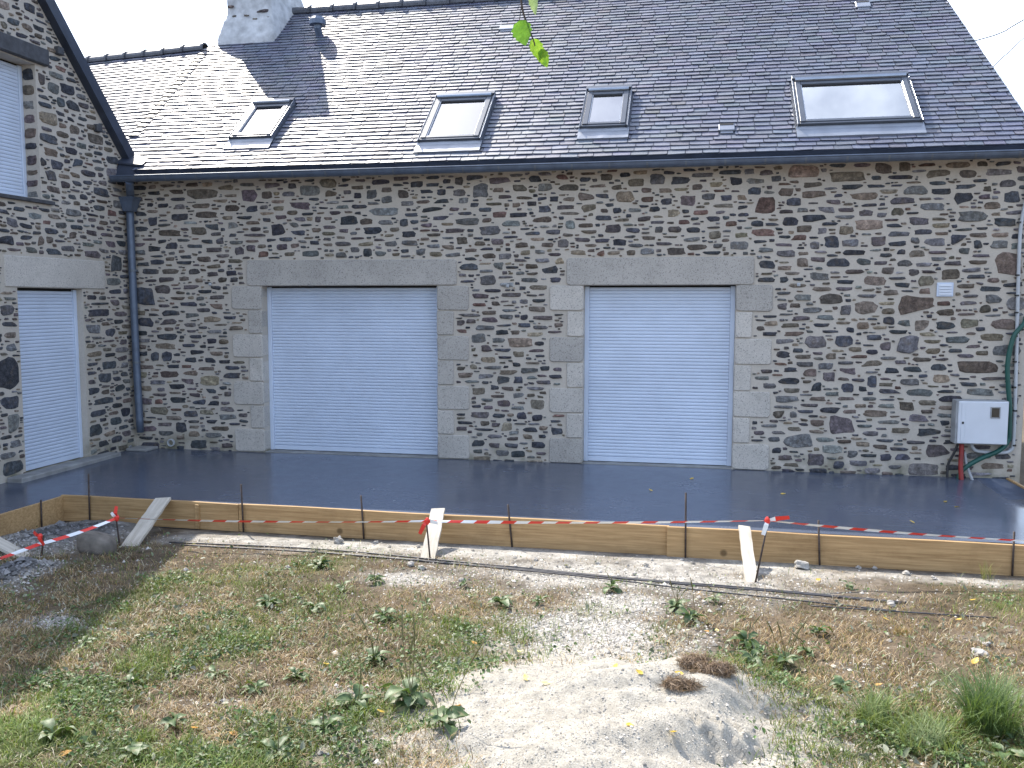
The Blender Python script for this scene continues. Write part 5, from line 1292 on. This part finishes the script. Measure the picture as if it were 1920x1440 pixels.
PLANTS = [(770, 1322, 1.5, 11, 4, 'largest plantain with tall seed stalks left of the sand'), (665, 1328, .95, 8, 1, 'plantain just left of the largest plantain'), (830, 1408, 1.2, 9, 2, 'plantain at the bottom edge beside the sand'),
          (480, 1302, .95, 8, 0, 'lone pale-leaved plantain in the dry grass left of centre'), (720, 1162, .95, 10, 0, 'round plantain rosette in the brown grass at centre left'), (940, 1138, 1.2, 11, 0, 'wide double plantain near the middle of the yard'),
          (1145, 1107, .9, 9, 2, 'plantain growing against the steel bars'), (1295, 1165, 1.1, 10, 1, 'front plantain of the pair below the steel bars'), (1268, 1142, 1.0, 9, 4, 'rear plantain of the pair below the steel bars'),
          (1400, 1215, 1.1, 9, 2, 'pale plantain right of the gravel path'), (1535, 1192, .8, 7, 0, 'plantain in the dry grass right of the path'), (1470, 1250, 1.0, 8, 5, 'tall-stalked plantain in the green patch at the right'),
          (700, 1243, .9, 8, 3, 'plantain above the largest plantain'), (505, 1140, .9, 8, 2, 'plantain at the edge of the house shadow'), (590, 1148, .95, 8, 1, 'broad plantain beside the shadow-edge plantain'),
          (600, 1066, .9, 10, 0, 'bushy plantain behind, left of the middle plank'), (100, 1392, 1.1, 7, 0, 'plantain in the bottom left corner'), (705, 1092, .8, 8, 1, 'plantain near the pale gravel patch left of centre'),
          (1410, 1248, .9, 7, 0, 'plantain at the edge of the green patch right of the sand'), (1010, 1136, .8, 7, 0, 'smaller plantain right of the wide double plantain'), (640, 1112, .7, 6, 1, 'plantain left of the pale gravel patch plantain'), (405, 1272, .7, 6, 0, 'small plantain left of the lone pale-leaved plantain'), (1580, 1292, .8, 6, 0, 'low plantain above the flopped grass tuft'), (555, 1275, .7, 6, 1, 'small plantain right of the lone pale-leaved plantain'), (870, 1100, .6, 6, 0, 'tiny plantain behind the wide double plantain'), (1340, 1130, .7, 7, 1, 'small plantain close right of the pair below the bars'),
          (245, 1290, .7, 6, 0, 'plantain in the green patch at the lower left'), (330, 1362, .8, 6, 0, 'plantain between the bottom left corner and the lone plantain'), (610, 1380, .8, 6, 1, 'plantain below left of the largest plantain'), (520, 1420, .8, 6, 1, 'plantain at the bottom edge left of centre'), (250, 1425, .8, 6, 0, 'plantain at the bottom edge near the left corner'), (1885, 1425, 1.0, 6, 0, 'plantain in the bottom right corner below the tall tuft'), (1515, 1230, .7, 6, 2, 'small plantain right of the tall-stalked plantain'),
          (345, 1085, .6, 5, 0, 'small plantain just outside the shadow by the left bar end'), (160, 1210, .6, 5, 0, 'small plantain in the house shadow'), (800, 1140, .6, 5, 2, 'small stalked plantain left of the wide double plantain'), (1590, 1105, .6, 6, 0, 'small plantain right of the slanted stake'), (1380, 1265, .7, 6, 1, 'small plantain above the larger root clump')]
rp_ = random.Random(17)
for (u, v, k, nl, ns, lb) in PLANTS:
    p = gpt(u, v)
    t = thing('plantain', lb or 'small plantain weed growing low in the grass', 'plantain', p, 'plantains growing in the yard' if lb else 'small plantains in the grass')
    a0 = rp_.uniform(0, 6)
    for i in range(nl+3):
        s_ = .86*k*rp_.uniform(.5, 1.15); inst('leaf', rp_.choice(PL), t, (0, 0, .012+.003*i), (rp_.uniform(-.15, .5), rp_.uniform(-.5, .5), a0+i*2.4+rp_.uniform(-.3, .3)), (s_*rp_.uniform(.8, 1.15), s_, s_))
    for i in range(ns):
        inst('flower_stalk', rp_.choice(SM), t, (rp_.uniform(-.02, .02), rp_.uniform(-.02, .02), 0), (rp_.uniform(-.3, .3), rp_.uniform(-.3, .3), rp_.uniform(0, 6)), (1, 1, k*rp_.uniform(.7, 1.15)))

# ---- grass tufts and dead clumps
def tuft(u, v, n, h, spread, w_, lean, c1, c2, name, label, cat, seed, group=None):
    p = gpt(u, v); rr = np.random.default_rng(seed); r_ = spread*np.sqrt(rr.random(n)); a = rr.uniform(0, 6.28, n)
    xy = np.stack([r_*np.cos(a), r_*np.sin(a)], 1); f = rr.random((n, 1)); col = np.array(c1)*(1-f)+np.array(c2)*f
    V, F, C = blades(xy, h*rr.uniform(.5, 1.1, n), np.full(n, w_)*rr.uniform(.7, 1.2, n), lean*rr.uniform(.3, 1.2, n), col, 4, seed, base=np.zeros(n))
    o = obj(name, V, F, M['blade'], col=C); o.location = p; tag(o, label, cat, group); return o
tuft(1857, 1372, 950, .31, .11, .0040, .95, (.055, .105, .035), (.17, .235, .085), 'grass_tuft', 'tall dense green grass tuft at the right edge', 'grass tuft', 1, 'tall grass tufts')
tuft(1642, 1352, 330, .17, .10, .004, .95, (.10, .15, .05), (.23, .28, .11), 'grass_tuft', 'flopped light green grass tuft left of the tall tuft', 'grass tuft', 2, 'tall grass tufts')
tuft(1740, 1405, 360, .16, .13, .004, 1.0, (.10, .15, .055), (.25, .29, .13), 'grass_tuft', 'spreading green grass tuft at the bottom right', 'grass tuft', 3, 'tall grass tufts')
tuft(1850, 1085, 60, .15, .05, .003, .5, (.14, .17, .05), (.3, .28, .12), 'grass_tuft', 'sparse tuft of thin grass against the right board', 'grass tuft', 4, 'tall grass tufts')
tuft(1690, 1190, 120, .07, .05, .003, .9, (.36, .26, .12), (.24, .17, .07), 'grass_tuft', 'small brown grass tuft in the dry area at the right', 'grass tuft', 5, 'tall grass tufts')
def clump(u, v, rx, ry, rz_, n, label, seed):
    p = gpt(u, v); rr = np.random.default_rng(seed); d = rr.normal(size=(n, 3)); d /= np.linalg.norm(d, axis=1)[:, None]; d[:, 2] = np.abs(d[:, 2])
    cs_ = rr.uniform(-.75, .75, (7, 2))*np.array([rx, ry]); rs_ = rr.uniform(.35, .7, 7); ci = rr.integers(0, 7, n)
    b_ = d*np.array([rx, ry, rz_])*rr.uniform(.2, 1.15, (n, 1))*rs_[ci][:, None]; b_[:, :2] += cs_[ci]; t = np.cross(d, rr.normal(size=(n, 3))); t /= np.linalg.norm(t, axis=1)[:, None]; t[:, 2] *= .6
    L_ = rr.uniform(.02, .085, (n, 1)); s_ = np.cross(t, d)*.0014; e = b_+t*L_; e[:, 2] = np.maximum(e[:, 2], 0); m2 = (b_+e)/2+d*.008
    V = np.stack([b_-s_, b_+s_, m2+s_, m2-s_, e], 1).reshape(-1, 3); off = np.arange(n)[:, None]*5
    F = np.concatenate([off+np.array(q)[None] for q in ((0, 1, 2), (0, 2, 3), (3, 2, 4))]); f = rr.random((n, 1))
    C = np.repeat((np.array([.27, .185, .12])*(1-f)+np.array([.08, .055, .038])*f)[:, None], 5, 1).reshape(-1, 3)
    o = obj('dead_root_clump', V, F, M['blade'], col=C); o.location = p-np.array([0, 0, .01]); tag(o, label, 'dead grass', 'dead root clumps on the sand')
clump(1322, 1310, .125, .09, .085, 3000, 'larger brown clump of dead roots at the edge of the sand', 1)
clump(1275, 1342, .085, .05, .045, 1500, 'smaller brown clump of dead roots lying on the sand', 2)

# ---- fallen leaves and litter
def flat_leaf(c1, c2, seed, L_=.05, W_=.034):
    V, F, C = leaf_mesh(L_, W_, c1, c2, .35, 6, seed, .3); return mk_mesh('fallen_leaf', V, F, M['leaf'], col=np.array(C), smooth=True)
FL = [flat_leaf((.62, .42, .06), (.75, .55, .12), 1), flat_leaf((.50, .24, .06), (.62, .34, .10), 2), flat_leaf((.66, .52, .16), (.78, .66, .30), 3)]
def put_leaf(u, v, me, k, label, group, onslab=False):
    p = hit(u, v, (0, 0, 1), 0.0) if onslab else gpt(u, v); p[2] += .001 if onslab else (.003 if mound_z(p[0], p[1]) > p[2]-.001 else .018)
    o = inst('fallen_leaf', me, None, p, (rp_.uniform(-.25, .25), rp_.uniform(-.25, .25), rp_.uniform(0, 6)), (k, k, k)); tag(o, label, 'leaf', group)
for (u, v) in ((1293, 898), (1463.5, 926), (1771, 939.5), (1789, 950), (1715, 981), (1223, 921)):
    put_leaf(u, v, FL[0], 1.0, 'small yellow leaf fallen on the wet slab', 'yellow leaves on the slab', True)
for (u, v, m_) in ((390, 1232, 1), (722, 1345, 0), (895, 1213, 1), (965, 1228, 2), (988, 1318, 2), (1032, 1333, 2), (1185, 1421, 0), (1147, 1300, 0), (1793, 1167, 0), (1818, 1130, 0), (1665, 1166, 0), (1530, 1090, 0), (1332, 1190, 1), (1281, 1317, 0), (1255, 1427, 0), (1640, 1288, 1), (445, 1384, 1), (110, 1424, 1), (1345, 1190, 2), (372, 1371, 1), (612, 1247, 0), (1823, 1252, 0), (1205, 1333, 0), (850, 1338, 1)):
    put_leaf(u, v, FL[m_], rp_.uniform(.75, 1.1), 'yellowish dry leaf fallen on the yard', 'fallen leaves on the yard')
bpy.context.view_layer.update()
